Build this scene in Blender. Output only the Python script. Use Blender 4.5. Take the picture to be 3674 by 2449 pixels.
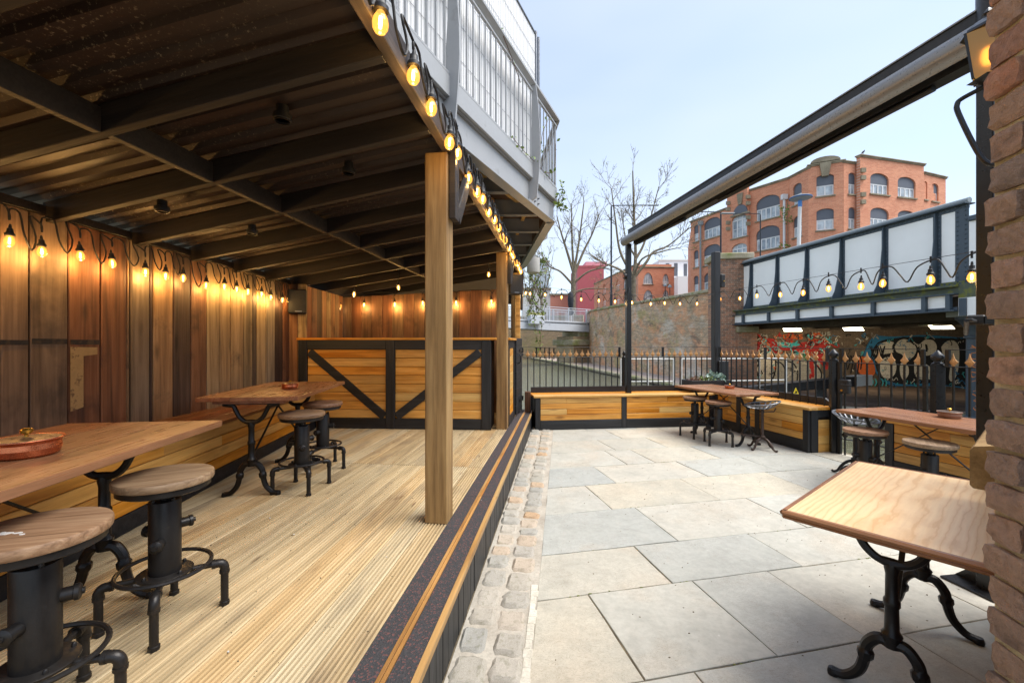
import bpy, bmesh, math, random
from mathutils import Vector, Matrix, Quaternion
PI = math.pi; R = math.radians
random.seed(11)
for o in list(bpy.data.objects): bpy.data.objects.remove(o)
scene = bpy.context.scene; COL = scene.collection

# ---------------------------------------------------------------- camera
cam_d = bpy.data.cameras.new("camera"); cam = bpy.data.objects.new("camera", cam_d); COL.objects.link(cam)
cam.location = (0, 0, 1.45); cam.rotation_euler = (PI/2, 0, 0)
cam_d.sensor_width = 36; cam_d.lens = 15.0; cam_d.shift_y = 0.00177
cam_d.clip_start = 0.05; cam_d.clip_end = 3000
scene.camera = cam

# ---------------------------------------------------------------- sky, sun, exposure
SUN_EL, SUN_AZ = R(60), R(104)          # azimuth clockwise from +Y (the view direction)
w = bpy.data.worlds.new("World"); scene.world = w; w.use_nodes = True
nt = w.node_tree; nt.nodes.clear()
N = nt.nodes.new; L = nt.links.new
sky = N('ShaderNodeTexSky'); sky.sky_type = 'NISHITA'; sky.sun_disc = False
sky.sun_elevation = SUN_EL; sky.sun_rotation = SUN_AZ
sky.air_density = 1.0; sky.dust_density = .6; sky.ozone_density = 2.0
tc = N('ShaderNodeTexCoord'); mp = N('ShaderNodeMapping'); mp.inputs['Scale'].default_value = (1.0, 1.0, 2.6)
nz = N('ShaderNodeTexNoise'); nz.inputs['Scale'].default_value = 1.2; nz.inputs['Detail'].default_value = 3; nz.inputs['Roughness'].default_value = .55
rp = N('ShaderNodeMapRange'); rp.inputs[1].default_value = .36; rp.inputs[2].default_value = .74; rp.inputs[3].default_value = .42; rp.inputs[4].default_value = .74
mx = N('ShaderNodeMix'); mx.data_type = 'RGBA'; mx.inputs['B'].default_value = (3.35, 3.6, 4.0, 1)   # thin high cloud
bg = N('ShaderNodeBackground'); bg.inputs['Strength'].default_value = .076
ow = N('ShaderNodeOutputWorld')
L(tc.outputs['Generated'], mp.inputs[0]); L(mp.outputs[0], nz.inputs['Vector']); L(nz.outputs['Fac'], rp.inputs[0])
L(rp.outputs[0], mx.inputs['Factor']); L(sky.outputs[0], mx.inputs['A']); L(mx.outputs['Result'], bg.inputs[0]); L(bg.outputs[0], ow.inputs[0])
sd = bpy.data.lights.new("sun", 'SUN'); sd.energy = 1.5; sd.angle = R(45); sd.color = (1, .955, .89)
sun = bpy.data.objects.new("sun", sd); COL.objects.link(sun)
sv = Vector((math.sin(SUN_AZ)*math.cos(SUN_EL), math.cos(SUN_AZ)*math.cos(SUN_EL), math.sin(SUN_EL)))
sun.rotation_euler = sv.to_track_quat('Z', 'Y').to_euler(); sun.location = sv*40
scene.view_settings.view_transform = 'Standard'; scene.view_settings.look = 'None'
scene.view_settings.exposure = 1.95; scene.view_settings.gamma = 1; scene.view_settings.use_curve_mapping = False
scene.cycles.use_denoising = True; scene.cycles.max_bounces = 8; scene.cycles.sample_clamp_indirect = 6
scene.cycles.caustics_reflective = False; scene.cycles.caustics_refractive = False

# ---------------------------------------------------------------- helpers
class MB:
    """collects geometry; build() links it as ONE mesh object"""
    def __init__(s, M=None): s.v = []; s.f = []; s.M = M
    def add(s, vs, fs):
        o = len(s.v)
        s.v += [tuple(s.M @ Vector(p)) for p in vs] if s.M else [tuple(p) for p in vs]
        s.f += [tuple(i+o for i in f) for f in fs]; return s
    def box(s, x0, x1, y0, y1, z0, z1, c=0):
        if c <= 0:
            return s.add([(x, y, z) for x in (x0, x1) for y in (y0, y1) for z in (z0, z1)],
                         [(0,1,3,2),(4,6,7,5),(0,4,5,1),(2,3,7,6),(0,2,6,4),(1,5,7,3)])
        X = (x0, x1); Y = (y0, y1); Z = (z0, z1); vs = []; idx = {}
        for i in (0,1):
            for j in (0,1):
                for k in (0,1):
                    a = c if i == 0 else -c; b = c if j == 0 else -c; d = c if k == 0 else -c
                    for t, p in enumerate(((X[i], Y[j]+b, Z[k]+d), (X[i]+a, Y[j], Z[k]+d), (X[i]+a, Y[j]+b, Z[k]))):
                        idx[i,j,k,t] = len(vs); vs.append(p)
        fs = [tuple(idx[i,j,k,t] for t in range(3)) for i in (0,1) for j in (0,1) for k in (0,1)]
        q = ((0,0),(1,0),(1,1),(0,1))
        for i in (0,1):
            fs += [tuple(idx[i,a,b,0] for a,b in q), tuple(idx[a,i,b,1] for a,b in q), tuple(idx[a,b,i,2] for a,b in q)]
        for a in (0,1):
            for b in (0,1):
                fs += [(idx[a,b,0,0], idx[a,b,1,0], idx[a,b,1,1], idx[a,b,0,1]),
                       (idx[a,0,b,0], idx[a,1,b,0], idx[a,1,b,2], idx[a,0,b,2]),
                       (idx[0,a,b,1], idx[1,a,b,1], idx[1,a,b,2], idx[0,a,b,2])]
        return s.add(vs, fs)
    def prism(s, poly, z0, z1, c=0):
        n = len(poly)
        if c <= 0:
            vs = [(x, y, z0) for x, y in poly]+[(x, y, z1) for x, y in poly]
            return s.add(vs, [tuple(range(n-1, -1, -1)), tuple(range(n, 2*n))]+[(i, (i+1) % n, n+(i+1) % n, n+i) for i in range(n)])
        cx = sum(p[0] for p in poly)/n; cy = sum(p[1] for p in poly)/n
        ins = []
        for x, y in poly:
            d = math.hypot(x-cx, y-cy) or 1; ins.append((x-(x-cx)/d*c*1.4, y-(y-cy)/d*c*1.4))
        vs = [(x, y, z0) for x, y in poly]+[(x, y, z1-c) for x, y in poly]+[(x, y, z1) for x, y in ins]
        return s.add(vs, [tuple(range(n-1, -1, -1)), tuple(range(2*n, 3*n))]+[(k*n+i, k*n+(i+1) % n, (k+1)*n+(i+1) % n, (k+1)*n+i) for k in (0,1) for i in range(n)])
    def extr(s, poly, x0, x1):       # poly in (y,z), extruded along x
        n = len(poly); vs = [(x0, y, z) for y, z in poly]+[(x1, y, z) for y, z in poly]
        return s.add(vs, [tuple(range(n)), tuple(range(2*n-1, n-1, -1))]+[(i, n+i, n+(i+1) % n, (i+1) % n) for i in range(n)])
    def extry(s, poly, y0, y1):      # poly in (x,z), extruded along y
        n = len(poly); vs = [(x, y0, z) for x, z in poly]+[(x, y1, z) for x, z in poly]
        return s.add(vs, [tuple(range(n)), tuple(range(2*n-1, n-1, -1))]+[(i, n+i, n+(i+1) % n, (i+1) % n) for i in range(n)])
    def tube(s, pts, r, n=8, closed=False, flat=1.0, cap=True):
        P = [Vector(p) for p in pts]; m = len(P); rs = list(r) if isinstance(r, (list, tuple)) else [r]*m
        T = []
        for i in range(m):
            a = P[(i-1) % m] if (closed or i > 0) else P[i]; b = P[(i+1) % m] if (closed or i < m-1) else P[i]
            t = b-a; T.append(t.normalized() if t.length > 1e-9 else Vector((0,0,1)))
        up = Vector((0,0,1)) if abs(T[0].z) < .9 else Vector((0,1,0))
        u = T[0].cross(up).normalized(); vs = []
        for i in range(m):
            if i: u = T[i-1].rotation_difference(T[i]) @ u
            u = (u-T[i]*u.dot(T[i])).normalized(); w_ = T[i].cross(u)
            for k in range(n):
                a = 2*PI*k/n; vs.append(P[i]+u*(math.cos(a)*rs[i])+w_*(math.sin(a)*rs[i]*flat))
        fs = []
        for i in range(m if closed else m-1):
            j = (i+1) % m
            fs += [(i*n+k, i*n+(k+1) % n, j*n+(k+1) % n, j*n+k) for k in range(n)]
        if not closed and cap: fs += [tuple(range(n-1, -1, -1)), tuple((m-1)*n+k for k in range(n))]
        return s.add(vs, fs)
    def cyl(s, a, b, r, n=12): return s.tube([a, b], r, n)
    def lathe(s, prof, n=16, o=(0,0,0), cap=True):
        vs = []
        for r_, z in prof:
            vs += [(o[0]+math.cos(2*PI*k/n)*r_, o[1]+math.sin(2*PI*k/n)*r_, o[2]+z) for k in range(n)]
        m = len(prof); fs = [(i*n+k, i*n+(k+1) % n, (i+1)*n+(k+1) % n, (i+1)*n+k) for i in range(m-1) for k in range(n)]
        if cap: fs += [tuple(range(n-1, -1, -1)), tuple((m-1)*n+k for k in range(n))]
        return s.add(vs, fs)
    def bar(s, a, b, w_, h, c=0):    # rectangular bar between two points; w_ sideways, h upwards
        a = Vector(a); b = Vector(b); d = b-a; l = d.length; x = d/l
        up = Vector((0,0,1)) if abs(x.z) < .95 else Vector((0,1,0))
        y = up.cross(x).normalized(); z = x.cross(y)
        M0 = s.M; m = Matrix(((x.x,y.x,z.x,a.x),(x.y,y.y,z.y,a.y),(x.z,y.z,z.z,a.z),(0,0,0,1)))
        s.M = (M0 @ m) if M0 else m; s.box(0, l, -w_/2, w_/2, -h/2, h/2, c); s.M = M0; return s
    def mesh(s, name, smooth=False, ang=38, flip=True):
        me = bpy.data.meshes.new(name); me.from_pydata(s.v, [], s.f)
        if flip:
            bm = bmesh.new(); bm.from_mesh(me); bmesh.ops.recalc_face_normals(bm, faces=bm.faces); bm.to_mesh(me); bm.free()
        if smooth:
            me.polygons.foreach_set('use_smooth', [True]*len(me.polygons)); me.set_sharp_from_angle(angle=R(ang))
        me.update(); return me
    def build(s, name, mat, parent=None, smooth=False, ang=38, loc=None, rz=None, flip=True):
        return link(name, s.mesh(name, smooth, ang, flip), mat, parent, loc, rz)

def link(name, me, mat, parent=None, loc=None, rz=None):
    if mat is not None and not me.materials: me.materials.append(mat)
    o = bpy.data.objects.new(name, me); COL.objects.link(o)
    if parent: o.parent = parent
    if loc: o.location = loc
    if rz is not None: o.rotation_euler = (0,0,rz) if isinstance(rz, (int, float)) else rz
    return o
def tag(o, label=None, cat=None, group=None, kind=None):
    if label: o['label'] = label
    if cat: o['category'] = cat
    if group: o['group'] = group
    if kind: o['kind'] = kind
    return o
def thing(name, label, cat, loc=(0,0,0), rz=0, group=None):
    o = bpy.data.objects.new(name, None); COL.objects.link(o); o.empty_display_size = .1
    o.location = loc; o.rotation_euler = (0,0,rz); return tag(o, label, cat, group)
def struct(o): return tag(o, kind='structure')
def copytree(o, parent=None):
    c = o.copy(); COL.objects.link(c); c.parent = parent
    for ch in list(o.children): copytree(ch, c)
    return c
def rnd(a, b): return random.uniform(a, b)
def lerp(a, b, t): return tuple(x+(y-x)*t for x, y in zip(a, b))
def rot2(x, y, a): return (x*math.cos(a)-y*math.sin(a), x*math.sin(a)+y*math.cos(a))
def S(r, g, b):                     # sRGB 0-255 to linear
    f = lambda c: (c/255/12.92 if c <= 10 else ((c/255+.055)/1.055)**2.4)
    return (f(r), f(g), f(b), 1)
def spline(pts, k=6):
    P = [Vector(p) for p in pts]; out = []
    for i in range(len(P)-1):
        p0 = P[max(i-1, 0)]; p1 = P[i]; p2 = P[i+1]; p3 = P[min(i+2, len(P)-1)]
        for j in range(k):
            t = j/k; out.append(.5*((2*p1)+(p2-p0)*t+(2*p0-5*p1+4*p2-p3)*t*t+(3*p1-p0-3*p2+p3)*t**3))
    return out+[P[-1]]

# ---------------------------------------------------------------- materials
class NT:
    def __init__(s, name):
        s.m = bpy.data.materials.new(name); s.m.use_nodes = True; s.t = s.m.node_tree; s.t.nodes.clear()
        s.out = s.t.nodes.new('ShaderNodeOutputMaterial'); s.b = s.t.nodes.new('ShaderNodeBsdfPrincipled'); s.l(s.b.outputs[0], s.out.inputs[0])
    def n(s, ty, **kw):
        o = s.t.nodes.new('ShaderNode'+ty)
        for k, v in kw.items():
            if k in o.inputs: o.inputs[k].default_value = v
            else: setattr(o, k, v)
        return o
    def l(s, a, b): s.t.links.new(a, b)
    def coord(s, scale=(1,1,1), rnd_=True, kind='Object'):
        tc = s.n('TexCoord'); mp = s.n('Mapping'); mp.inputs['Scale'].default_value = scale
        s.l(tc.outputs[kind], mp.inputs[0])
        if not rnd_: return mp.outputs[0]
        oi = s.n('ObjectInfo'); vm = s.n('VectorMath', operation='SCALE'); vm.inputs[0].default_value = (37.1, 91.7, 53.3); s.l(oi.outputs['Random'], vm.inputs['Scale'])
        va = s.n('VectorMath', operation='ADD'); s.l(mp.outputs[0], va.inputs[0]); s.l(vm.outputs[0], va.inputs[1]); return va.outputs[0]
    def noise(s, vec, scale, detail=4, rough=.55, dist=0):
        o = s.n('TexNoise', Scale=scale, Detail=detail, Roughness=rough, Distortion=dist); s.l(vec, o.inputs['Vector']); return o.outputs['Fac']
    def ramp(s, fac, stops):
        o = s.n('ValToRGB'); e = o.color_ramp.elements
        while len(e) < len(stops): e.new(.5)
        for i, (p, c) in enumerate(stops): e[i].position = p; e[i].color = c if len(c) == 4 else (*c, 1)
        s.l(fac, o.inputs[0]); return o.outputs[0]
    def rng(s, v, a, b, c, d):
        o = s.n('MapRange'); o.inputs[1].default_value = a; o.inputs[2].default_value = b; o.inputs[3].default_value = c; o.inputs[4].default_value = d
        s.l(v, o.inputs[0]); return o.outputs[0]
    def mix(s, a, b, fac, bt='MIX'):
        o = s.n('Mix', data_type='RGBA', blend_type=bt)
        for k, v in (('A', a), ('B', b)):
            if isinstance(v, tuple): o.inputs[k].default_value = v if len(v) == 4 else (*v, 1)
            else: s.l(v, o.inputs[k])
        if isinstance(fac, (int, float)): o.inputs['Factor'].default_value = fac
        else: s.l(fac, o.inputs['Factor'])
        return o.outputs['Result']
    def math(s, op, a, b=0):
        o = s.n('Math', operation=op)
        for i, v in enumerate((a, b)):
            if isinstance(v, (int, float)): o.inputs[i].default_value = v
            else: s.l(v, o.inputs[i])
        return o.outputs[0]
    def hsv(s, col, h=.5, sat=1, val=1):
        o = s.n('HueSaturation'); s.l(col, o.inputs['Color'])
        for k, v in (('Hue', h), ('Saturation', sat), ('Value', val)):
            if isinstance(v, (int, float)): o.inputs[k].default_value = v
            else: s.l(v, o.inputs[k])
        return o.outputs[0]
    def rand(s): return s.n('ObjectInfo').outputs['Random']
    def bump(s, h, strength=.3, dist=.01):
        o = s.n('Bump', Strength=strength, Distance=dist); s.l(h, o.inputs['Height']); s.l(o.outputs[0], s.b.inputs['Normal']); return o
    def fin(s, col=None, rough=None, metal=None, spec=None):
        for k, v in (('Base Color', col), ('Roughness', rough), ('Metallic', metal), ('Specular IOR Level', spec)):
            if v is None: continue
            if isinstance(v, (int, float)): s.b.inputs[k].default_value = v
            elif isinstance(v, tuple): s.b.inputs[k].default_value = v if len(v) == 4 else (*v, 1)
            else: s.l(v, s.b.inputs[k])
        return s.m

def wood(name, c_dark, c_mid, c_light, axis=0, grain=1.0, rough=.6, var=.3, hue=.012, knots=.5, bump=.25, stain=None, seed_rand=True):
    k = NT(name); sc = [16.0, 16.0, 16.0]; sc[axis] = .9; v = k.coord(tuple(x*grain for x in sc), seed_rand)
    g = k.noise(v, 1.0, 7, .62, .6); col = k.ramp(g, [(.3, c_dark), (.5, c_mid), (.72, c_light)])
    fine = k.noise(v, 5.0, 3, .6); col = k.mix(col, k.ramp(fine, [(.3, (.62,.62,.62)), (.6, (1,1,1))]), .45, 'MULTIPLY')
    v2 = k.coord(tuple((3.2 if i != axis else 1.1) for i in range(3)), seed_rand)
    big = k.noise(v2, 1.6, 3); col = k.mix(col, k.ramp(big, [(.3, (.72,.7,.68)), (.65, (1.06,1.05,1.04))]), .6, 'MULTIPLY')
    if knots:
        sk = [6.5]*3; sk[axis] = 2.2; vk = k.coord(tuple(sk), seed_rand)
        vo = k.n('TexVoronoi', Scale=.8); k.l(vk, vo.inputs['Vector'])
        kn = k.rng(vo.outputs['Distance'], .06, .19, knots, 0); col = k.mix(col, tuple(x*.45 for x in c_dark[:3]), kn)
    if stain:
        vs = k.coord((1.3,1.3,1.3), seed_rand); st = k.noise(vs, stain[1], 5, .6); col = k.mix(col, stain[0], k.rng(st, stain[2], stain[2]+.14, 0, stain[3]))
    r_ = k.rand(); col = k.hsv(col, k.rng(r_, 0, 1, .5-hue, .5+hue), k.rng(r_, 0, 1, 1.08, .9), k.rng(k.math('FRACT', k.math('MULTIPLY', r_, 17.3)), 0, 1, 1-var, 1+var))
    k.bump(k.math('ADD', g, k.math('MULTIPLY', fine, .5)), bump, .004)
    return k.fin(col, k.rng(fine, .3, .7, rough+.1, rough-.08))
def paint(name, col, rough=.5, metal=0, var=.06, wear=None, bump=.08, scale=6):
    k = NT(name); v = k.coord((1,1,1)); n1 = k.noise(v, scale, 5, .6); n2 = k.noise(v, scale*9, 3)
    c = k.mix(tuple(x*(1-var*2) for x in col[:3]), tuple(min(1, x*(1+var*2)) for x in col[:3]), n1)
    if wear: c = k.mix(c, wear[0], k.rng(n1, wear[1], wear[1]+.1, 0, wear[2]))
    k.bump(n2, bump, .002); return k.fin(c, k.rng(n2, .3, .7, rough-.06, rough+.1), metal)
def emis(name, col, strength):
    k = NT(name); k.fin(col, .4); k.b.inputs['Emission Color'].default_value = col; k.b.inputs['Emission Strength'].default_value = strength; return k.m
def brickmat(name, c1, c2, mortar, bw=.225, bh=.075, dirt=None, moss=None, rough=.9, axes='xz', var=.5, patches=None):
    k = NT(name); tc = k.n('TexCoord'); sep = k.n('SeparateXYZ'); k.l(tc.outputs['Object'], sep.inputs[0]); cb = k.n('CombineXYZ')
    k.l(sep.outputs['XYZ'.index(axes[0].upper())], cb.inputs[0]); k.l(sep.outputs['XYZ'.index(axes[1].upper())], cb.inputs[1])
    br = k.n('TexBrick', Scale=1.0); br.inputs['Brick Width'].default_value = bw; br.inputs['Row Height'].default_value = bh; br.inputs['Mortar Size'].default_value = .006
    br.inputs['Mortar Smooth'].default_value = .3; br.inputs['Bias'].default_value = 0; br.inputs['Color1'].default_value = c1; br.inputs['Color2'].default_value = c2; br.inputs['Mortar'].default_value = mortar
    k.l(cb.outputs[0], br.inputs['Vector']); col = br.outputs['Color']
    v = k.coord((1,1,1), False); n1 = k.noise(v, .55, 6, .65); n2 = k.noise(v, 9, 4, .6)
    col = k.mix(col, k.ramp(n2, [(.3, (.55,.55,.55)), (.65, (1.15,1.15,1.15))]), var, 'MULTIPLY')
    if patches:
        for pc_, ps_, pt_, pa_ in patches: col = k.mix(col, pc_, k.rng(k.noise(k.coord((1,1,1.8), False), ps_, 6, .7, .3), pt_, pt_+.1, 0, pa_))
        st = k.noise(k.coord((1.5,1.5,11), False), 1.0, 4, .7); col = k.mix(col, k.ramp(st, [(.32, (.55,.52,.5)), (.62, (1.18,1.18,1.18))]), .75, 'MULTIPLY')
    if dirt: col = k.mix(col, dirt[0], k.rng(n1, dirt[1], dirt[1]+.2, 0, dirt[2]))
    if moss: col = k.mix(col, moss[0], k.rng(k.noise(v, moss[3], 6, .7, .4), moss[1], moss[1]+.16, 0, moss[2]))
    k.bump(br.outputs['Fac'], .5, -.01); return k.fin(col, rough)
# ---------------------------------------------------------------- palette
def _deckmat():
    k = NT('deck_softwood'); v = k.coord((30,1.2,30)); g = k.noise(v, 1.0, 4, .5); v2 = k.coord((4,1.0,4)); b = k.noise(v2, 1.4, 5, .6)
    col = k.ramp(g, [(.3, S(166,144,104)), (.5, S(188,164,120)), (.7, S(202,180,138))]); col = k.mix(col, S(128,110,86), k.rng(b, .5, .7, 0, .6))
    vo = k.n('TexVoronoi', Scale=1.0); k.l(k.coord((9,2.2,9)), vo.inputs['Vector']); col = k.mix(col, S(112,84,54), k.rng(vo.outputs['Distance'], .05, .14, .7, 0))
    sp = k.n('TexVoronoi', Scale=1.0); k.l(k.coord((38,38,38)), sp.inputs['Vector']); col = k.mix(col, S(96,80,60), k.rng(sp.outputs['Distance'], .07, .12, .5, 0))
    r_ = k.rand(); col = k.hsv(col, k.rng(r_, 0, 1, .49, .507), k.rng(r_, 0, 1, 1.12, .8), k.rng(k.math('FRACT', k.math('MULTIPLY', r_, 17.3)), 0, 1, .84, 1.08))
    k.bump(g, .15, .002); return k.fin(col, .78)
m_deck = _deckmat()
m_post = wood('post_softwood', S(112,84,48), S(150,117,70), S(174,142,92), axis=2, grain=1.1, rough=.7, var=.05, knots=.8, bump=.3)
m_dark = wood('dark_stained_timber', S(19,13,11), S(32,24,20), S(46,36,30), axis=0, rough=.62, var=.2, knots=.2, bump=.3)
m_eave = wood('weathered_eave_timber', S(52,45,40), S(78,69,62), S(104,94,84), axis=1, rough=.6, var=.1, knots=.3, bump=.3)
m_black = wood('black_stained_timber', S(18,19,21), S(30,31,34), S(52,53,56), axis=0, rough=.5, var=.15, knots=.15, bump=.25)
m_blackz = wood('black_stained_upright', S(18,19,21), S(30,31,34), S(52,53,56), axis=2, rough=.5, var=.15, knots=.15, bump=.25)
m_clad = wood('varnished_pine', S(180,118,42), S(222,162,74), S(236,186,104), axis=0, grain=.8, rough=.45, var=.12, knots=.7, bump=.12)
m_clady = wood('varnished_pine_long', S(180,118,42), S(222,162,74), S(236,186,104), axis=1, grain=.8, rough=.42, var=.1, knots=.7, bump=.12)
m_nose = wood('honey_nosing', S(140,98,50), S(180,136,78), S(200,158,100), axis=1, rough=.45, var=.05, knots=0)
m_top = wood('brown_table_varnish', S(112,68,42), S(152,98,64), S(178,126,90), axis=1, grain=.7, rough=.3, var=.06, knots=.35, bump=.08)
m_topx = wood('brown_bench_varnish', S(84,46,22), S(118,70,36), S(142,90,52), axis=1, grain=.7, rough=.32, var=.06, knots=.3, bump=.08)
m_oak = wood("pale_oak_top", S(214,160,98), S(238,194,132), S(246,212,158), axis=0, grain=.6, rough=.28, var=.02, knots=.35, bump=.06, hue=.004)
def _oak():
    k = NT('pale_oak_top'); v = k.coord((1,1,1), False); wv = k.n('TexWave', Scale=1.0, Distortion=5.0, Detail=3.0); wv.inputs['Detail Scale'].default_value = 1.2; wv.wave_type = 'RINGS'; wv.rings_direction = 'X'
    mp = k.n('Mapping'); mp.inputs['Scale'].default_value = (.8, 4.0, 1.0); mp.inputs['Location'].default_value = (-.75, 1.35, 0); k.l(v, mp.inputs[0]); k.l(mp.outputs[0], wv.inputs['Vector']); wv.inputs['Scale'].default_value = 4.5
    col = k.ramp(wv.outputs['Fac'], [(.0, S(230,184,126)), (.12, S(241,200,146)), (1, S(246,210,160))])
    f = k.noise(k.coord((4,70,4), False), 1.0, 4, .6); col = k.mix(col, k.ramp(f, [(.3, (.86,.83,.8)), (.6, (1,1,1))]), .6, 'MULTIPLY')
    b = k.noise(k.coord((1.5,3,1), False), 2.2, 4, .6); col = k.mix(col, S(204,150,92), k.rng(b, .5, .7, 0, .4))
    vo = k.n('TexVoronoi', Scale=1.0); k.l(k.coord((2.2,5,1), False), vo.inputs['Vector']); col = k.mix(col, S(120,74,40), k.rng(vo.outputs['Distance'], .025, .06, .7, 0))
    k.bump(f, .06, .002); return k.fin(col, .3)
m_oak = _oak()
m_oakedge = wood('dark_oak_edge', S(104,62,32), S(144,92,50), S(172,116,70), axis=0, rough=.3, var=.02, knots=0, bump=.1)
m_seat = wood('stool_seat_elm', S(110,82,58), S(146,114,86), S(172,142,112), axis=0, grain=3.0, rough=.5, var=.1, knots=.25, bump=.15)
m_rustw = wood('old_rusty_timber', S(52,32,20), S(92,58,34), S(120,84,54), axis=2, rough=.8, var=.1)
m_plank = [wood('reclaimed_plank_%s' % n, *c, axis=2, grain=.75, rough=.75, var=.2, knots=.7, bump=.6, stain=st) for n, c, st in (
    ('brown', (S(80,60,44), S(122,94,70), S(150,120,92)), (S(46,36,32), 1.3, .55, .7)),
    ('rust', (S(88,60,40), S(136,96,64), S(164,122,86)), (S(52,38,32), 1.6, .56, .7)),
    ('tan', (S(112,88,60), S(162,130,90), S(190,160,118)), (S(62,50,42), 2.4, .57, .75)),
    ('grey', (S(104,90,70), S(148,130,104), S(176,158,130)), (S(70,54,40), 1.7, .58, .6)),
    ('dark', (S(52,40,32), S(80,60,47), S(106,82,64)), (S(96,70,46), 1.8, .6, .5)))]
m_plankrear = wood('rear_plank', S(74,50,34), S(112,78,52), S(140,102,70), axis=2, grain=.75, rough=.65, var=.2, knots=.3, bump=.35, stain=(S(44,28,20), 1.5, .56, .7))
m_cream = paint('old_cream_paint', S(176,142,92), .75, var=.2, wear=(S(104,78,52), .52, .9), bump=.5, scale=16)
m_iron = paint('black_cast_iron', S(24,22,22), .36, .35, var=.35, bump=.35, scale=26, wear=(S(58,48,42), .64, .5))
m_gun = paint('gunmetal_pipe', S(44,42,41), .38, .5, var=.3, bump=.2, scale=14, wear=(S(74,64,56), .62, .5))
m_bronze = paint('brown_cast_iron', S(66,54,48), .45, .5, var=.3, bump=.2, scale=18)
m_silver = paint('worn_silver_iron', S(120,122,126), .38, .7, var=.2, bump=.15, scale=14)
m_blackmetal = paint('black_gloss_railing', S(20,21,23), .32, .1, var=.2, bump=.05)
m_gold = paint('gold_painted_iron', S(186,142,92), .42, .35, var=.18, bump=.1, scale=20)
m_copper = paint('hammered_copper', S(196,112,74), .28, .9, var=.18, bump=.35, scale=30)
m_brass = paint('brass', S(206,160,70), .25, .95, var=.1)
m_tin = paint('tin_lid', S(150,132,118), .3, .85, var=.15)
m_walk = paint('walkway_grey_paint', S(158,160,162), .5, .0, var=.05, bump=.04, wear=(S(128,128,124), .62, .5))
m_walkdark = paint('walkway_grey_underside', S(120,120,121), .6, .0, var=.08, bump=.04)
m_plastic = paint('black_plastic', S(24,24,25), .5, 0, var=.15)
m_cable = paint('black_rubber_cable', S(20,19,19), .6, 0, var=.1)
m_roofmetal = NT('dark_corrugated_sheet')
_v = m_roofmetal.coord((1,1,1), False); _n = m_roofmetal.noise(_v, 55, 4, .7); _b = m_roofmetal.noise(_v, 1.1, 4, .6)
_f = m_roofmetal.math('MULTIPLY', m_roofmetal.rng(_n, .58, .68, 0, 1), m_roofmetal.rng(_b, .45, .62, 0, .8))
m_roofmetal.bump(_n, .15, .003)
m_roofmetal = m_roofmetal.fin(m_roofmetal.mix(S(52,41,36), S(160,144,118), _f), .42, .2)
def _rubber():
    k = NT('rubber_crumb_strip'); v = k.coord((1,1,1), False); vo = k.n('TexVoronoi', Scale=150.0); k.l(v, vo.inputs['Vector'])
    wn = k.n('SeparateColor'); k.l(vo.outputs['Color'], wn.inputs[0])
    c = k.ramp(wn.outputs[0], [(0, S(26,26,27)), (.5, S(40,39,40)), (.82, S(56,55,56)), (.9, S(120,66,56))]); c = k.mix(c, (.05,.05,.055,1), k.rng(vo.outputs['Distance'], .004, .0055, 0, .5))
    k.bump(vo.outputs['Distance'], .6, .004); return k.fin(c, .85)
m_rubber = _rubber()
def _flag():
    k = NT('york_stone_flag'); v = k.coord((1,1,1)); a = k.noise(v, 1.3, 5, .6); b = k.noise(v, 5, 6, .65); c3 = k.noise(v, 60, 3, .7)
    r_ = k.rand(); base = k.ramp(r_, [(0, S(177,178,170)), (.3, S(190,185,171)), (.55, S(170,173,168)), (.8, S(192,185,167)), (1, S(174,176,170))])
    col = k.mix(base, S(196,176,150), k.rng(a, .52, .74, 0, .42)); col = k.mix(col, S(162,161,151), k.rng(a, .5, .28, 0, .6))
    col = k.mix(col, k.ramp(b, [(.25, (.76,.76,.75)), (.5, (.98,.98,.98)), (.72, (1.08,1.08,1.08))]), .85, 'MULTIPLY')
    gr = k.noise(v, 22, 5, .75); col = k.mix(col, k.ramp(gr, [(.3, (.8,.8,.79)), (.6, (1.05,1.05,1.05))]), .7, 'MULTIPLY')
    col = k.mix(col, S(112,102,86), k.math('MULTIPLY', k.rng(c3, .66, .74, 0, .7), k.rng(b, .5, .62, 0, 1)))
    sp = k.n('TexVoronoi', Scale=7.0); k.l(v, sp.inputs['Vector']); col = k.mix(col, S(214,212,204), k.rng(sp.outputs['Distance'], .03, .05, .5, 0))
    mk = k.noise(k.coord((1,2.2,1)), 16, 5, .75, 2.5); col = k.mix(col, S(128,116,98), k.math('MULTIPLY', k.rng(k.math('ABSOLUTE', k.math('SUBTRACT', mk, .5)), 0, .016, 1, 0), k.rng(k.math('ADD', a, k.math('MULTIPLY', r_, .2)), .5, .62, 0, .9)))
    k.bump(k.math('ADD', b, k.math('MULTIPLY', c3, .35)), .35, .006); return k.fin(col, k.rng(b, .3, .7, .62, .82))
m_flag = _flag()
def _cob():
    k = NT('granite_sett'); v = k.coord((1,1,1)); a = k.noise(v, 6, 5, .6); b = k.noise(v, 40, 4, .7)
    base = k.ramp(k.rand(), [(0, S(170,166,154)), (.3, S(180,172,158)), (.55, S(162,160,152)), (.8, S(188,180,166)), (.94, S(190,158,124)), (1, S(172,170,162))])
    col = k.mix(base, k.ramp(b, [(.3, (.6,.6,.6)), (.65, (1.1,1.1,1.1))]), .8, 'MULTIPLY'); col = k.mix(col, S(112,112,84), k.rng(a, .52, .7, 0, .5))
    k.bump(k.math('ADD', a, k.math('MULTIPLY', b, .4)), .5, .01); return k.fin(col, .8)
m_cob = _cob()
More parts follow.
